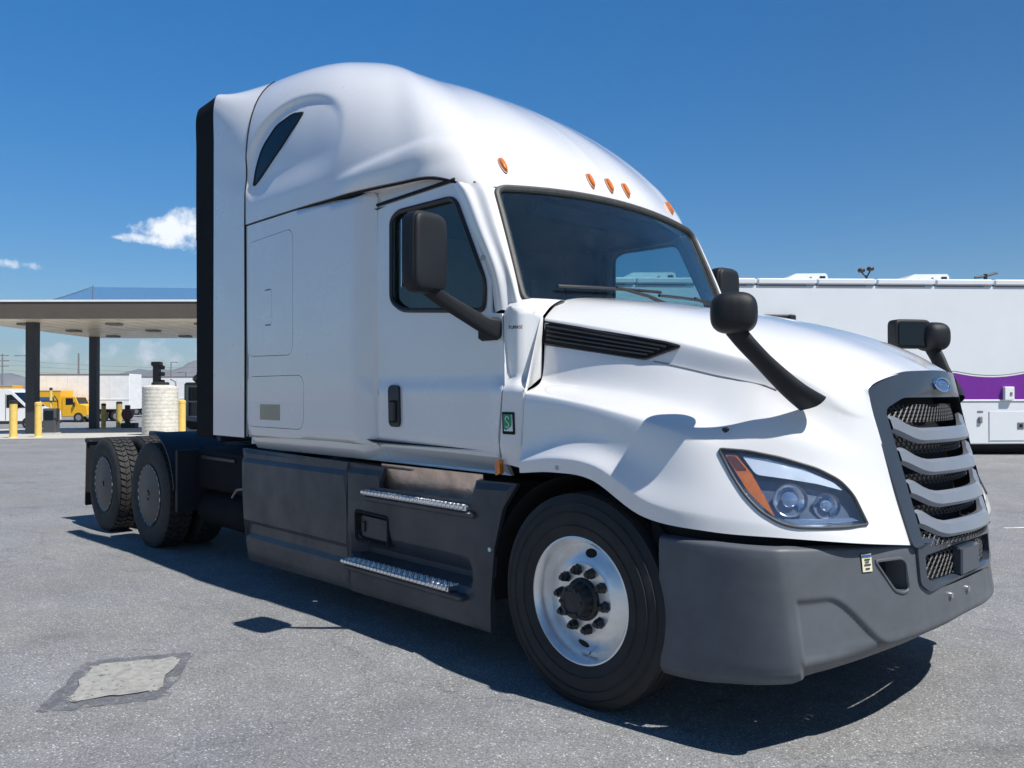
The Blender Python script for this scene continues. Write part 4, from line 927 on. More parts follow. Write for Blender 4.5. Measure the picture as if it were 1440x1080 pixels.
# ---- wheels: built once, then copied part by part
def tyre_profile(hw, R=.515, rib=True):
    p = [(-hw * .62, .288), (-hw * .86, .30), (-hw * .985, .345), (-hw, .40), (-hw * .97, .45), (-hw * .90, .485), (-hw * .84, .498), (-hw * .80, R - .004)]
    tr = [];
    if rib:
        for c in (-.52, -.18, .18, .52): tr += [(hw * (c - .045), R), (hw * (c - .035), R - .014), (hw * (c + .035), R - .014), (hw * (c + .045), R)]
    else: tr = [(-hw * .78, R - .016), (hw * .78, R - .016)]
    q = [(-y, r) for y, r in p[::-1]]
    return p + tr + q
def tread_blocks(hw, R, n=46):
    mb = MB(); rows_ = [(-.76, -.40, 0), (-.36, -.03, .5), (.03, .36, 0), (.40, .76, .5)]
    for (a, b, o) in rows_:
        for k in range(n):
            t0 = 2 * math.pi * (k + o) / n; t1 = t0 + 2 * math.pi / n * .70; sk = .05 * (1 if o else -1); P = []
            for rr_ in (R - .018, R):
                for (y, t) in ((a * hw, t0), (b * hw, t0 + sk), (b * hw, t1 + sk), (a * hw, t1)): P.append((rr_ * math.cos(t), y, rr_ * math.sin(t)))
            mb.add(P, [(0, 1, 2, 3), (4, 7, 6, 5), (0, 4, 5, 1), (1, 5, 6, 2), (2, 6, 7, 3), (3, 7, 4, 0)])
    return mb
def child_empty(name, loc, parent):
    o = bpy.data.objects.new(name, None); COL.objects.link(o); o.location = loc; o.parent = parent; o.empty_display_size = .1; return o
def copy_tree(o, parent):
    c = o.copy(); COL.objects.link(c); c.parent = parent
    for ch in list(o.children): copy_tree(ch, c)
    return c
fw_ = MB().lathe_y(tyre_profile(.142), 96, closed=False)
front = fw_.obj('wheel', rubber, truck, True, 35); front.name = 'front_wheel'
t2 = MB()
for r_, y_ in ((.36, -.1415), (.425, -.1435), (.47, -.137)):
    t2.lathe_y([(y_ - .0015, r_ - .003), (y_ - .004, r_), (y_ - .0015, r_ + .003)], 96)
t2.obj('sidewall_rib', rubber, front)
rim = MB().lathe_y([(-.100, .285), (-.118, .303), (-.126, .307), (-.128, .300), (-.120, .292), (-.112, .288), (-.098, .276), (-.07, .268), (-.045, .262), (-.046, .256), (-.058, .235), (-.075, .205), (-.084, .185), (-.086, .178), (-.090, .172), (-.090, .098)], 96).obj('rim', steel_w, front, True, 28)
MB().lathe_y([(.10, .285), (.05, .262), (-.045, .262)], 64).obj('rim_barrel', chassis_m, front)
hub_m = mat('hub_black', (.02, .02, .022), .45, var=.4, vscale=30)
MB().lathe_y([(-.088, .105), (-.104, .100), (-.112, .086), (-.165, .080), (-.178, .072), (-.182, .055), (-.176, .048), (-.178, .001)], 40).obj('hub_cap', hub_m, front, True, 30)
hb_ = MB()
for k in range(6):
    a = k * math.pi / 3 + .3; hb_.tube([(.064 * math.cos(a), -.178, .064 * math.sin(a)), (.064 * math.cos(a), -.188, .064 * math.sin(a))], .009, 6)
hb_.obj('hub_bolts', hub_m, front, False)
for k in range(10):
    a = 2 * math.pi * k / 10 + .17
    nutm = None
    q = MB().lathe_y([(-.088, .028), (-.095, .028), (-.097, .025), (-.120, .0225), (-.124, .016), (-.138, .013), (-.140, .001)], 6) if k == 0 else None
    if k == 0: nut0 = q.obj('lug_nut', hub_m, front, True, 25); nut0.location = (.1428 * math.cos(a), 0, .1428 * math.sin(a))
    else:
        c = nut0.copy(); COL.objects.link(c); c.parent = front; c.location = (.1428 * math.cos(a), 0, .1428 * math.sin(a)); c.rotation_euler = (0, k * .7, 0)
for k, a in enumerate((math.radians(97), math.radians(-81))):
    e1 = [(.225 + .020 * math.cos(t), .034 * math.sin(t)) for t in np.linspace(0, 2 * math.pi, 24, endpoint=False)]
    P = []
    for r_, s_ in e1:
        rr_ = math.hypot(r_, s_); an = a + math.atan2(s_, r_); y = float(np.interp(rr_, [.178, .185, .205, .235, .256], [-.086, -.084, -.075, -.058, -.046])); P.append((rr_ * math.cos(an), y - .0015, rr_ * math.sin(an)))
    MB().prism(P, (0, .012, 0)).obj('hand_hole', gap_black, front, False)
strip('valve_stem', [(.235 * math.cos(-1.1), -.06, .235 * math.sin(-1.1)), (.25 * math.cos(-1.1), -.10, .25 * math.sin(-1.1)), (.262 * math.cos(-1.1), -.118, .262 * math.sin(-1.1))], .005, chrome, front, closed=False)
front.location = (0, -1.098, .508); front.rotation_euler = (0, .25, 0)
fl = copy_tree(front, truck); fl.location = (0, 1.098, .508); fl.rotation_euler = (0, .25, math.pi)
# rear dual wheel with flat cover
cover_m = mat('wheel_cover_grey', (.040, .041, .045), .45, var=.15, vscale=5)
rear = MB().lathe_y(tyre_profile(.135, .512, False), 80).obj('rear_wheel', rubber_d, truck, True, 35)
tread_blocks(.135, .514).obj('tread', rubber_d, rear, False)
inn = MB().lathe_y(tyre_profile(.135, .512, False), 64, cy=.335).obj('inner_tyre', rubber_d, rear, True, 35)
tb = tread_blocks(.135, .514); tb.V = [(x, y + .335, z) for x, y, z in tb.V]; tb.obj('tread', rubber_d, rear, False)
MB().lathe_y([(-.105, .288), (-.124, .305), (-.128, .302), (-.118, .290), (.0, .27), (.3, .27)], 64).obj('rim', cover_m, rear)
MB().lathe_y([(-.112, .292), (-.122, .285), (-.128, .26), (-.130, .12), (-.134, .10), (-.134, .001)], 64).obj('wheel_cover', cover_m, rear, True, 25)
cr_ = MB()
for k in range(24):
    a = 2 * math.pi * k / 24; a2 = a + .12; cr_.tube([(.285 * math.cos(a), -.124, .285 * math.sin(a)), (.285 * math.cos(a2), -.124, .285 * math.sin(a2))], .003, 5)
cr_.obj('cover_trim', chrome, rear, True)
MB().box(-.028, .028, -.142, -.132, -.045, .045, .004).obj('cover_latch', black_pl, rear); MB().lathe_y([(-.134, .03), (-.140, .026), (-.140, .001)], 16).obj('cover_hub', alu, rear)
rear.location = (WB1, -1.098, .508); rear.rotation_euler = (0, .4, 0)
for x, s_, r_ in ((WB2, 1, 1.3), (WB1, -1, .2), (WB2, -1, .8)):
    c = copy_tree(rear, truck); c.location = (x, -1.098 * s_, .508); c.rotation_euler = (0, r_, 0 if s_ == 1 else math.pi)

# ---- chassis
for SIDE in (1, -1):
    MB().box(-7.75, .95, -.47, -.39, .80, 1.04, .01).obj('frame_rail', chassis_m, truck)
    # plate ahead of the drive wheels and curved quarter fender
    q = [[(WB1 + .60 * math.cos(t), y, .52 + .60 * math.sin(t)) for y in (-1.215, -.62)] for t in np.linspace(math.radians(8), math.radians(82), 12)]
    P, F = thicken(np.array(MB().grid(q).V), MB().grid(q).F, (0.012, 0, .012)); mk('quarter_fender', P, F, navy, truck, True, 40)
    fl_ = MB().box(-5.03, -4.99, -1.20, -.60, .40, .98, .008).obj('fender_plate', navy, truck)
    MB().box(-5.0, -3.75, -1.02, -.50, .62, 1.0, .03).obj('tank_box', flap_m, truck)
    tk = MB().tube([(-4.95, -.86, .44), (-3.80, -.86, .44)], .17, 20).obj('air_tank', flap_m, truck)
    MB().box(-4.85, -4.15, -1.035, -1.015, .90, .93, .004).obj('tank_strap', black_pl, tk)
    mf = panel('mud_flap', rpoly([(-1.20, .96), (-.62, .96), (-.62, .22), (-1.20, .20)], .02), lambda y, z: np.array([-7.66 - .06 * (1 - z), y, z]), black_pl, truck, step=.2, th=(-.012, 0, 0))
    MB().box(-7.70, -7.64, -1.21, -.45, .93, .985, .01).obj('flap_hanger', chassis_m, mf)
    for z in (.955,): MB().tube([(-7.63, -1.17, z), (-7.615, -1.17, z)], .012, 8).obj('flap_bolt', chrome, mf)
    MB().box(-7.74, -7.70, -.62, -.40, .80, .92, .01).obj('tail_lamp', amber, truck)
    for x in (WB1, WB2):
        MB().lathe_y([(-.60, .10), (-.45, .16), (0, .16)], 16).obj('brake_drum', chassis_m, truck).location = (x, 0, .51)
    for x in (WB1 - .3, WB1 + .35, WB2 - .3): blob('air_spring', (x, -.55, .72), (.11, .09, .15), chassis_m, truck, 2.6, n=8)
SIDE = 1
for x in (WB1, WB2, 0.0): MB().tube([(x, -.95, .508), (x, .95, .508)], .065, 12).obj('axle', chassis_m, truck)
MB().box(-4.98, -3.7, -.62, .62, 1.02, 1.075, .008).obj('deck_plate', navy, truck)
MB().box(-4.70, -4.62, -.95, .95, 1.06, 1.16, .008).obj('deck_rail', navy, truck)
fp = MB(); fp.prism(rpoly([(-6.75, -.42), (-6.62, -.12), (-6.38, -.06), (-6.38, .06), (-6.62, .12), (-6.75, .42), (-6.30, .47), (-5.75, .44), (-5.62, .25), (-5.62, -.25), (-5.75, -.44), (-6.30, -.47)], .06) and [(x, y, 1.19) for x, y in rpoly([(-6.75, -.42), (-6.62, -.12), (-6.38, -.06), (-6.38, .06), (-6.62, .12), (-6.75, .42), (-6.30, .47), (-5.75, .44), (-5.62, .25), (-5.62, -.25), (-5.75, -.44), (-6.30, -.47)], .06)], (0, 0, .05))
fw5 = fp.obj('fifth_wheel', chassis_m, truck, False); MB().box(-6.35, -5.95, -.36, .36, 1.03, 1.19, .02).obj('fifth_wheel_base', chassis_m, fw5)
MB().box(-7.6, -7.5, -.45, .45, .85, 1.0, .01).obj('cross_member', chassis_m, truck)
MB().box(-3.5, .6, -.5, .5, .55, 1.0, .05).obj('engine_block', chassis_m, truck)
MB().box(-.3, .95, -.62, .62, .85, 1.5, .05).obj('radiator_box', gap_black, truck)
for s_ in (1, -1):
    MB().tube([(-4.75, s_ * .25, 1.1), (-4.72, s_ * .25, 1.6), (-4.5, s_ * .3, 2.1), (-4.3, s_ * .3, 1.7)], .018, 6).obj('air_hose', bluemark if s_ > 0 else rust, truck)
MB().tube([(-4.05, -1.1, .62), (-3.88, -1.14, .70), (-3.75, -1.14, .72)], .010, 6).obj('hose_end', pole_m, truck)

# ================================================================== background, left: fuel station
def local(lat, dep, label, cat, name, group=None, turn=0.0, z=None): return empty(name, at(lat, dep, z), label, cat, group, VROT + turn)
# canopy (own frame: x to the right, y away)
dz0 = CP.z + 104 / 1156 * 34.5
cn = local(-16.4, 34.5, 'flat dark fascia fuel station canopy on dark columns, pale ribbed underside', 'canopy', 'fuel_canopy'); base = cn.location.z
x0, x1, y0, y1 = -7.3, 8.5, 0.0, 12.3; zb = dz0 - base
MB().box(x0, x1, y0, y1, zb + .06, zb + .66).obj('roof_deck', fascia_m, cn, False)
for a in ((x0 - .12, x1 + .12, y0 - .14, y0), (x0 - .12, x1 + .12, y1, y1 + .14), (x0 - .14, x0, y0 + .002, y1 - .002), (x1, x1 + .14, y0 + .002, y1 - .002)): MB().box(*a, zb, zb + .76, .01).obj('fascia', fascia_m, cn, False)
MB().box(x0 - .16, x1 + .16, y0 - .18, y0 - .142, zb + .70, zb + .78).obj('fascia_trim', white_old, cn, False)
xs_ = np.arange(x0 + .02, x1 - .3, .41); sof = None
for i, x in enumerate(xs_):
    m1 = MB().box(x, x + .385, y0 + .02, y1 - .02, zb - .012 + .008 * (i % 2), zb + .04)
    if sof is None: sof = m1.obj('soffit_panel', deck_m, cn, False)
    else: m1.obj('soffit_panel', deck_m, cn, False)
for x in np.linspace(x0 + 2.0, x1 - 2, 4):
    for y in (2.2, 6.2, 10.2):
        lm = MB().box(x - .28, x + .28, y - .28, y + .28, zb - .10, zb - .014, .01).obj('canopy_light', pole_m, cn, False)
for lat, dep in ((-21.11, 36.2), (-23.22, 45.7), (-10.4, 36.8), (-10.6, 45.2)):
    p = at(lat, dep); q = p - Vector(cn.location); lx_ = q.dot(LX); ly_ = q.dot(DX)
    cl = MB().box(lx_ - .21, lx_ + .21, ly_ - .21, ly_ + .21, q.z, zb, .02).obj('column', col_m, cn)
    MB().box(lx_ - .30, lx_ + .30, ly_ - .30, ly_ + .30, q.z, q.z + .06, .01).obj('base_plate', col_m, cl)
# translucent blue mesh screen stretched over the canopy roof
def net_mat():
    m = bpy.data.materials.new('blue_netting'); m.use_nodes = True; t = m.node_tree; t.nodes.clear(); o = N(t, 'ShaderNodeOutputMaterial')
    a = N(t, 'ShaderNodeBsdfTransparent'); b = N(t, 'ShaderNodeBsdfDiffuse'); b.inputs[0].default_value = (.06, .22, .55, 1); mx = N(t, 'ShaderNodeMixShader'); mx.inputs[0].default_value = .30
    t.links.new(a.outputs[0], mx.inputs[1]); t.links.new(b.outputs[0], mx.inputs[2]); t.links.new(mx.outputs[0], o.inputs[0]); return m
ns = local(-17.5, 35.2, 'faint blue mesh screen on a post above the canopy roof', 'screen', 'mesh_screen', z=dz0 + .72)
P = [(-2.75, 0, 0.0), (-.55, 0, .66), (-.4, 0, .70), (4.6, 0, .64), (4.6, 0, 0)]
MB().prism(P, (0, .01, 0)).obj('netting', net_mat(), ns, False)
MB().tube([(-.45, 0, -.04), (-.45, 0, .76)], .025, 8).obj('post', pole_m, ns); MB().tube([(-2.75, 0, .01), (-1.7, 0, .30), (-.45, 0, .72)], .012, 6).obj('cable', pole_m, ns)
# posts
bol0 = None
def bollard(lat, dep, h, w, label, m, capm=black_pl):
    o = local(lat, dep, label, 'bollard', 'bollard', 'yellow posts around the fuel island')
    MB().lathe_z([(w + .03, 0), (w + .02, .03), (w, .05), (w, h - .12)], 20).obj('post', m, o)
    MB().lathe_z([(w + .008, h - .13), (w + .008, h - .03), (w * .7, h), (.001, h + .01)], 20).obj('cap', capm, o)
bollard(-18.86, 31.1, 1.43, .135, 'sunlit yellow post with black cap, leftmost, in front of the white van', post_yellow)
bollard(-18.32, 31.8, 1.36, .125, 'yellow post standing right beside the nearest dark canopy column', post_yellow, post_yellow)
bollard(-22.5, 45.3, 1.40, .12, 'shaded yellow post touching the farther dark canopy column', post_shade)
bollard(-23.6, 49.4, 1.55, .17, 'lone shaded yellow post in front of the white trailer', post_shade)
bollard(-14.95, 33.9, 1.25, .11, 'yellow post half hidden at the left side of the white tank', post_shade, post_shade)
bollard(-14.15, 35.2, 1.42, .17, 'yellow post half hidden at the right side of the white tank', post_yellow, post_yellow)
# dispenser
pu = local(-19.72, 35.2, 'dark grey fuel dispenser with upright pipe and hoses between yellow posts', 'fuel pump', 'fuel_dispenser')
MB().box(-.27, .27, -.2, .2, 0, 1.12, .03).obj('cabinet', mat('pump_grey', (.07, .072, .08), .5, var=.1), pu); MB().box(-.2, .2, -.215, -.2, .62, 1.02, .004).obj('display_panel', dark_glass, pu); MB().box(-.30, .30, -.23, .23, 0, .08, .01).obj('plinth', concrete, pu)
MB().tube([(-.02, 0, 1.1), (-.02, 0, 1.92)], .055, 10).obj('pipe', post_yellow, pu); MB().tube([(-.02, 0, 1.9), (-.02, 0, 2.0)], .065, 10).obj('pipe_cap', black_pl, pu)
MB().tube([(.15, -.05, 1.66), (.32, -.1, 1.45), (.36, -.12, 1.0), (.34, -.12, .55), (.25, -.22, .72)], .022, 6).obj('hose', black_pl, pu)
MB().tube([(-.40, -.05, 1.42), (.26, -.05, 1.42)], .03, 6).obj('hose_bar', black_pl, pu)
pu2 = local(-21.6, 46.2, 'small dark hose reel standing behind the farther canopy column', 'hose reel', 'hose_reel')
MB().box(-.12, .12, -.1, .1, 0, 1.3, .02).obj('stand', chassis_m, pu2); MB().tube([(0, -.12, .8), (0, .12, .8)], .3, 20).obj('reel', mat('reel_red', (.12, .03, .03), .5), pu2); MB().box(-.3, .5, -.2, .3, 0, .3, .03).obj('crate', chassis_m, pu2)
# white tank
tk = local(-14.2, 33.2, 'white ribbed plastic tank standing between two yellow posts behind the drive wheels', 'tank', 'storage_tank')
pr = [(.001, 0)]
for k in range(13): z = .02 + k * .148; pr += [(.675, z), (.683, z + .04), (.683, z + .10), (.675, z + .14)]
pr += [(.60, 1.98), (.30, 2.02), (.001, 2.02)]
MB().lathe_z(pr, 40).obj('shell', tank_m, tk, True, 20); MB().lathe_z([(.34, 2.0), (.34, 2.10), (.30, 2.13), (.001, 2.13)], 24).obj('lid', black_pl, tk)
MB().tube([(.62, 0, .0), (.66, 0, 1.7), (.60, 0, 2.15), (.40, 0, 2.25)], .03, 8).obj('pipe', pole_m, tk)
ex_ = local(-16.2, 37.5, 'tall black pump post with fittings rising behind the white tank', 'pump post', 'pump_post')
MB().box(-.14, .14, -.14, .14, 0, 3.15, .02).obj('column', black_pl, ex_); MB().box(-.2, .2, -.2, .2, 3.0, 3.2, .03).obj('head', black_pl, ex_)
for z in (2.2, 2.55, 2.85): MB().box(.1, .34, -.1, .1, z, z + .18, .03).obj('fitting', black_pl, ex_)
# dark tractor nose right of the tank
dk = local(-15.55, 40.5, 'dark blue machine front with pale guard bars, partly hidden by the truck cab', 'tractor', 'dark_tractor', turn=.0)
dm_ = mat('dark_teal', (.02, .035, .045), .4, coat=.5); gb = mat('guard_grey', (.22, .25, .29), .45)
MB().box(-.75, 1.4, .3, 4.0, .55, 2.35, .08).obj('body', dm_, dk); MB().box(-.55, 1.2, .8, 2.6, 2.35, 2.75, .12).obj('cab_roof', dm_, dk)
MB().box(-.35, 1.0, .26, .34, 1.35, 2.15, .03).obj('front_window', dark_glass, dk)
for a in ((-.55, -.45, .5, 2.2), (.55, .65, .5, 2.2)): MB().box(a[0], a[1], .1, .2, a[2], a[3], .02).obj('guard_bar', gb, dk)
for z in (.6, 1.35, 2.1): MB().box(-.55, 1.2, .11, .19, z, z + .09, .02).obj('guard_bar', gb, dk)
for x in (-.35, 1.1):
    w_ = MB().lathe_y([(-.18, .001), (-.18, .3), (-.2, .32), (-.2, .5), (-.14, .56), (.14, .56), (.2, .5)], 28).obj('wheel', rubber, dk); w_.location = (x, .7, .56)
MB().lathe_y([(-.215, .001), (-.215, .2), (-.205, .27)], 20).obj('hub', gb, w_)
# van, yellow box truck, trailers
def wheel_at(par, x, y, r, w, name='wheel'):
    o = MB().lathe_y([(-w, r * .62), (-w, r * .9), (-w * .85, r), (w * .85, r), (w, r * .9), (w, r * .62)], 28).obj(name, rubber, par); o.location = (x, y, r)
    MB().lathe_y([(-w * .8, r * .64), (-w * .86, r * .5), (-w * .7, r * .2), (-w * .95, .001)], 20).obj('rim', mat('rim_grey', (.35, .35, .36), .4, metal=.6), o); return o
vn = local(-30.6, 50.3, 'white cargo van nosing in from the left edge behind the first post', 'van', 'cargo_van')
prof = [(-3.6, .45), (-3.6, 2.35), (-3.4, 2.45), (.15, 2.43), (.55, 2.28), (1.55, 1.32), (2.35, 1.08), (2.52, .9), (2.52, .42)]
MB().prism([(x, -.95, z) for x, z in prof], (0, 1.9, 0)).obj('body', mat('van_white', (.78, .79, .8), .35, coat=.6), vn, False)
MB().prism([(.62, -.85, 2.16), (1.52, -.85, 1.33), (1.55, -.85, 1.36), (.66, -.85, 2.2)], (0, 1.7, 0)).obj('windshield', dark_glass, vn, False)
MB().prism([(.25, -.962, 1.28), (.25, -.962, 2.05), (.55, -.962, 2.08), (1.42, -.962, 1.28)], (0, .02, 0)).obj('side_window', dark_glass, vn, False)
MB().prism([(.2, -.966, .55), (.19, -.966, 2.1), (.215, -.966, 2.1), (.225, -.966, .55)], (0, .01, 0)).obj('door_gap', gap_black, vn, False)
MB().box(.9, 1.0, -1.15, -.97, 1.2, 1.5, .03).obj('mirror', black_pl, vn); MB().box(2.3, 2.54, -.92, -.5, .78, 1.0, .03).obj('headlight', lens_glass, vn); MB().box(-3.6, 2.56, -.97, .97, .30, .5, .03).obj('lower_trim', black_pl, vn)
for x in (-2.4, 1.55):
    for y in (-.86, .86): wheel_at(vn, x, y, .36, .12)
def box_truck(par, box_x0, box_x1, boxz, cabh, hw=1.1):
    MB().box(box_x0, box_x1, -hw, hw, .85, boxz, .03).obj('cargo_box', yellow, par); MB().box(box_x0, box_x1 + 1.2, -.5, .5, .5, .84, .02).obj('frame', chassis_m, par)
    MB().box(box_x0, box_x1, -hw - .006, -hw, boxz - .14, boxz - .02).obj('roof_rail', pole_m, par, False)
    st_ = MB().box(box_x0 + 1.6, box_x1 - .6, -hw - .012, -hw - .002, boxz - 1.0, boxz - .62).obj('stripe', bluemark, par, False)
    for k in range(6): MB().box(box_x0 + 1.9 + k * .62, box_x0 + 2.25 + k * .62, -hw - .018, -hw - .013, boxz - .92, boxz - .70).obj('letter_block', whitemark, st_, False)
    MB().box(box_x0, box_x1, -hw - .014, -hw - .002, .86, 1.12).obj('side_rail', white_old, par, False)
    c0_ = box_x1 + .08; pr_ = [(c0_, .55), (c0_, cabh), (c0_ + 1.15, cabh), (c0_ + 1.45, cabh - .65), (c0_ + 2.2, cabh - .85), (c0_ + 2.32, .55)]
    cb_ = MB().prism([(x, -1.0, z) for x, z in pr_], (0, 2.0, 0)).obj('cab', yellow, par, False)
    MB().prism([(c0_ + .32, -1.012, cabh - .75), (c0_ + .32, -1.012, cabh - .12), (c0_ + .98, -1.012, cabh - .12), (c0_ + 1.05, -1.012, cabh - .72)], (0, .02, 0)).obj('side_window', dark_glass, cb_, False)
    MB().prism([(c0_ + 1.18, -.85, cabh - .08), (c0_ + 1.475, -.85, cabh - .68), (c0_ + 1.49, -.85, cabh - .66), (c0_ + 1.2, -.85, cabh - .06)], (0, 1.7, 0)).obj('windshield', dark_glass, cb_, False)
    MB().box(c0_ + 2.2, c0_ + 2.42, -1.0, 1.0, .42, .72, .03).obj('bumper', chrome, cb_); MB().box(c0_ + 1.1, c0_ + 1.2, -1.25, -1.02, cabh - .9, cabh - .5, .02).obj('mirror', black_pl, cb_)
    for x in (box_x0 + 1.3, c0_ + 1.5):
        for y in (-.9, .9): wheel_at(par, x, y, .45, .14)
yt = local(-44.0, 76.8, 'yellow rental box truck with blue side stripe, parked before the white trailer', 'box truck', 'box_truck')
box_truck(yt, -5.6, 2.45, 2.95, 2.35)
def semi_trailer(par, L_, h, z0, hw=1.28, mm=white_old):
    MB().box(0, L_, -hw, hw, z0, h, .03).obj('cargo_box', mm, par); MB().box(.02, L_ - .02, -hw - .02, -hw - .001, h - .12, h + .02).obj('roof_rail', pole_m, par, False)
    MB().box(0, L_, -hw - .03, -hw - .001, z0 + .9, z0 + 1.0).obj('rub_rail', white_old, par, False)
    MB().box(.3, L_ - .3, -.5, .5, z0 - .35, z0 - .002).obj('frame', chassis_m, par, False)
    for x in (L_ - 1.3, L_ - 2.6):
        for y in (-1.05, 1.05): wheel_at(par, x, y, .5, .16)
    MB().box(2.4, 2.6, -.9, -.75, .05, z0, .01).obj('landing_leg', chassis_m, par)
    for k in range(1, int(L_)): MB().box(k - .012, k + .012, -hw - .006, -hw - .001, z0 + 1.02, h - .14).obj('panel_joint', joint_m, par, False)
tr = local(-46.3, 79.5, 'long white semi trailer parked behind the yellow box truck', 'trailer', 'semi_trailer')
semi_trailer(tr, 9.9, 4.5, 1.15)
t3 = local(-41.0, 92, 'second white trailer mostly hidden behind the white tank', 'trailer', 'semi_trailer', turn=.0); semi_trailer(t3, 7, 4.5, 1.15)
for lat, dep, lab in ((-62.5, 100, 'distant yellow truck box beyond the white van at far left'), (-54.5, 104, 'distant orange yellow truck standing right of another above the van'), (-44.0, 101, 'distant yellow truck box showing above the white tank')):
    o = local(lat, dep, lab, 'box truck', 'box_truck', 'distant yellow trucks')
    box_truck(o, -3.0, .6 if lat > -60 else 2.4, 4.0 if lat > -50 else 3.6, 2.4)
# poles and wires
def pole(lat, dep, h, r, label, cat, name, arm=0.0, cross=0, heads=0):
    o = local(lat, dep, label, cat, name); MB().tube([(0, 0, 0), (0, 0, h)], [r, r * .65], 10).obj('pole', pole_m, o)
    if arm:
        MB().tube([(0, 0, h - .06), (arm * .5, 0, h + .06), (arm, 0, h)], .06, 6).obj('arm', pole_m, o); MB().box(min(arm, arm * 1.35), max(arm, arm * 1.35), -.16, .16, h - .08, h + .06, .02).obj('pole_head', pole_m, o)
    for k in range(cross): MB().box(-1.1, 1.1, -.06, .06, h - .4 - k * .9, h - .28 - k * .9).obj('crossarm', rust, o, False)
    return o
pole(-58.0, 110, 8.0, .16, 'tall grey lamp pole rising behind the white trailer', 'pole', 'lamp_pole')
pole(-50.6, 122, 7.2, .13, 'slim lamp pole with a small head above the hills right of the tank', 'pole', 'lamp_pole', arm=.7)
pole(-46.8, 118, 5.6, .15, 'short double arm lamp pole, middle one over the dark tractor', 'pole', 'lamp_pole', arm=-.9)
pole(-45.2, 118, 5.6, .17, 'lamp pole with arm to the right, nearest the cab edge', 'pole', 'lamp_pole', arm=1.3)
u1 = pole(-86.8, 140, 9.4, .17, 'wooden utility pole with crossarms at the far left edge', 'utility pole', 'utility_pole', cross=3)
u2 = pole(-76.5, 130, 8.6, .12, 'thin curved lamp pole between the utility pole and the first column', 'pole', 'lamp_pole', arm=-1.6)
for k, z in enumerate((6.6, 7.5, 8.3)):
    p = at(-86.8, 140); q = at(-30, 150); pts = [tuple(p.lerp(q, t) + Vector((0, 0, z - 1.2 * math.sin(math.pi * t)))) for t in np.linspace(0, 1, 14)]
    w_ = MB().tube(pts, .022, 5).obj('power_line', pole_m); tag(w_, ['lowest', 'middle', 'topmost'][k] + ' power line strung across the sky behind the station', 'power line', 'power lines')
# ================================================================== right: white coach trailer
rv = local(11.0, 19.75, 'long white coach trailer with purple wave stripe and roof air conditioners', 'trailer', 'coach_trailer', turn=.052)
cw_ = mat('coach_white', (.74, .77, .80), .42, coat=.3, var=.04, vscale=.8)
RL, RR_ = -11.0, 9.0; BZ = .26
def rvpx(px, py): return ((px - 720) / 1156 * 19.75 - 11.0, CP.z - (py - 551) / 1156 * 19.75)
MB().box(RL, RR_, .001, 2.5, 1.30, 4.06, .02).obj('body', cw_, rv)
MB().box(RL, RR_, .0, 2.5, BZ, 1.288, .02).obj('lower_body', cw_, rv)
MB().box(RL - .02, RR_ + .02, -.02, 2.52, 1.288, 1.33, .008).obj('belt_rail', white_old, rv)
for k in range(int((RR_ - RL) / 1.45) + 1):
    xx = RL + k * 1.45; MB().box(xx + .012, min(xx + 1.438, RR_), -.05, 2.55, 4.075, 4.22, .03).obj('roof_edge', cw_, rv); MB().box(xx + .03, min(xx + 1.40, RR_), -.012, .02, 4.02, 4.06).obj('edge_shadow_gap', gap_black, rv, False) if False else MB().box(xx + .06, min(xx + 1.2, RR_), -.018, .02, 4.035, 4.068).obj('edge_shadow_line', pole_m, rv, False)  # grey strips stand in for the shadow line below the roof edge
# wave stripe
def stripe_top(x): return min(1.965, 1.865 + .13 * (x - .53) ** 2)
xs_ = np.linspace(-10.9, 8.9, 110)
MB().prism([(x, -.004, 1.335) for x in xs_] + [(x, -.004, stripe_top(x)) for x in xs_[::-1]], (0, .004, 0)).obj('purple_stripe', purple, rv, False)
MB().prism([(x, -.0055, stripe_top(x) + .005) for x in xs_] + [(x, -.0055, stripe_top(x) + .045) for x in xs_[::-1]], (0, .005, 0)).obj('stripe_edge', whitemark, rv, False)
MB().tube([(xs_[k], -.006, stripe_top(xs_[k]) + .052) for k in range(0, 110)], .008, 5).obj('stripe_line', pole_m, rv)
a = rvpx(1418, 553); bx = MB().box(a[0] - .12, a[0] + .12, -.10, -.005, a[1] - .16, a[1] + .16, .01).obj('outlet_box', white_old, rv); MB().box(a[0] + .01, a[0] + .06, -.112, -.1, a[1] - .05, a[1] + .03).obj('latch', pole_m, bx, False)
for i, px in enumerate((1391, 1446 + 60, 1446 + 160)):
    x = rvpx(px, 0)[0]; dd = MB().box(x, x + 1.05, -.016, 0, .34, 1.05, .012).obj('locker_door', cw_, rv); MB().box(x + .70, x + .86, -.03, -.014, .62, .78, .01).obj('latch', pole_m, dd); MB().box(x + .74, x + .82, -.036, -.03, .66, .74, .004).obj('keyhole', gap_black, dd)
a = rvpx(1378, 589); MB().box(a[0] - .05, a[0] + .05, -.05, 0, a[1] - .10, a[1] + .06, .02).obj('door_latch', pole_m, rv); MB().box(a[0] - .06, a[0] + .08, -.012, 0, a[1] + .16, a[1] + .20, .004).obj('vent_slot', pole_m, rv)
a = rvpx(1090, 447); MB().box(a[0] - .42, a[0] + .34, -.16, -.0, a[1] - .04, a[1] + .06, .03).obj('wall_fitting', black_pl, rv); MB().box(a[0] + .18, a[0] + .36, -.2, 0, a[1] - .1, a[1] + .06, .03).obj('fitting_housing', black_pl, rv)  # unidentified black wedge, added as a wall fitting, not known as a lamp
MB().box(RL + .3, RR_ - .3, .15, 2.3, .14, BZ + .02).obj('underframe', gap_black, rv, False)
for x in (RL + 3, RL + 4.2, 1.9, 3.1, 6.5):
    for y in (.32, 2.2): wheel_at(rv, x, y, .36, .14)
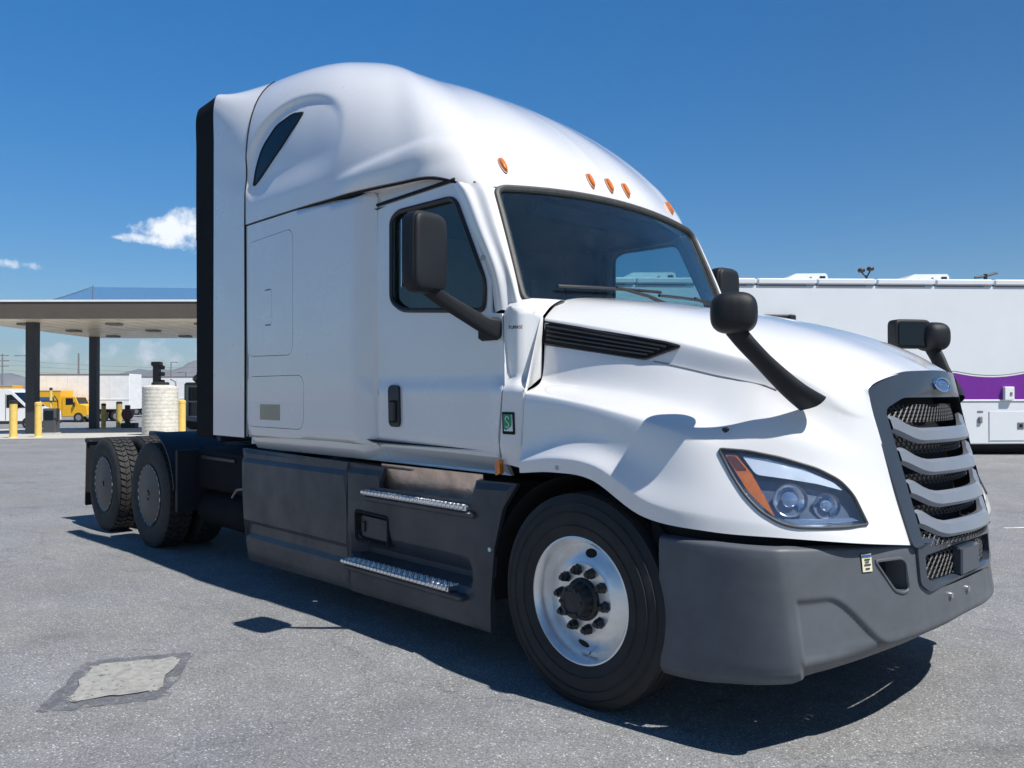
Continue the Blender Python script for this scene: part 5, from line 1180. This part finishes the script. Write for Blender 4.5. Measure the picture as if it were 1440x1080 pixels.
MB().box(RL + .2, RR_ - .2, .30, .34, .05, .5).obj('underside_shade', gap_black, rv, False)  # near-black sheet standing in for the shade under the coach
for px0, px1 in ((1105, 1176), (1280, 1356), (868, 955)):
    x0_ = rvpx(px0, 0)[0] * 1.0; x1_ = rvpx(px1, 0)[0]; ac = empty('roof_air_conditioner', (0, 0, 0), None, None) if False else None
    a_ = MB(); zt = 4.215; a_.prism([(x0_, .6, zt), (x0_ + .28, .6, zt + .14), (x0_ + .42, .6, zt + .21), (x1_ - .05, .6, zt + .22), (x1_, .6, zt + .16), (x1_, .6, zt)], (0, .9, 0)); ao = a_.obj('roof_air_conditioner', cw_, rv, False)
    MB().box(x1_ - .20, x1_ - .06, .585, .6, zt + .06, zt + .15, .004).obj('grille', gap_black, ao); MB().box(x1_ - .45, x1_ - .40, .588, .6, zt + .07, zt + .13).obj('vent_slot', pole_m, ao, False)
a = rvpx(1239, 382); an = MB().tube([(a[0], .8, 4.2), (a[0], .8, 4.42)], .03, 8).obj('roof_antenna_post', black_pl, rv)  # antenna and camera gear on the coach roof, no lamp
for s_, dz in ((-.13, .10), (.10, .14)): MB().tube([(a[0], .8, 4.36), (a[0] + s_, .8, 4.40 + dz)], .018, 6).obj('antenna_arm', black_pl, an); blob('pole_head', (a[0] + s_, .8, 4.44 + dz), (.085, .07, .055), black_pl, an, 3, n=8)
a = rvpx(1418, 390); an = MB().tube([(a[0], .8, 4.2), (a[0], .8, 4.47)], .045, 8).obj('antenna_post', black_pl, rv); MB().tube([(a[0] - .28, .8, 4.38), (a[0], .8, 4.42), (a[0] + .30, .8, 4.50)], .03, 8).obj('antenna_bar', black_pl, an); MB().box(a[0] - .36, a[0] + .12, .7, .9, 4.21, 4.26, .01).obj('antenna_base', black_pl, an)

# ================================================================== hills
hm_ = mat('hill_rock', (0.20, 0.18, 0.17), 0.95, var=.35, vscale=.004)
def ridge(name, label, d0, lat0, lat1, hfun, depth, seed, m):
    r_ = np.random.default_rng(seed); nx, ny = 110, 16; ls = np.linspace(lat0, lat1, nx); G = []
    ph = r_.uniform(0, 6.28, 12); am = [1 / (1.0 + k) ** .9 for k in range(12)]
    for j in range(ny):
        v = j / (ny - 1); row = []
        for i, l in enumerate(ls):
            u = i / (nx - 1); w = sum(a_ * math.sin(2 * math.pi * (k + 1) * 1.7 * u + p + v * (k + 1) * 1.3) for k, (a_, p) in enumerate(zip(am, ph)))
            h = hfun(u) * (1 + .10 * w) * math.sin(math.pi * min(1, v * 1.0)) ** .9 * (1 + .05 * r_.normal())
            p = at(l, d0 + depth * v, -12); row.append((p.x, p.y, -12 + max(0, h)))
        G.append(row)
    o = MB().grid(G).obj(name, m); return tag(o, label, kind='structure')
ridge('hills', 'hazy bare desert mountains along the horizon', 4200, -4300, 1700, lambda u: 30 + 165 * math.exp(-((u - .445) / .07) ** 2) + 85 * math.exp(-((u - .36) / .035) ** 2) + 85 * math.exp(-((u - .245) / .05) ** 2) + 120 * math.exp(-((u - .62) / .12) ** 2), 900, 3, hm_)

# ================================================================== the air: thin desert haze
hzm = bpy.data.materials.new('air_haze'); hzm.use_nodes = True; t_ = hzm.node_tree; t_.nodes.clear()
ho = N(t_, 'ShaderNodeOutputMaterial'); pv = N(t_, 'ShaderNodeVolumePrincipled'); pv.inputs['Color'].default_value = (.70, .86, 1.0, 1); pv.inputs['Density'].default_value = 0.00013; pv.inputs['Anisotropy'].default_value = 0.3
t_.links.new(pv.outputs[0], ho.inputs['Volume'])
tag(MB().box(-6400, 6400, -6400, 6400, -40, 330).obj('haze', hzm, None, False), 'thin pale haze over the desert plain', kind='stuff')
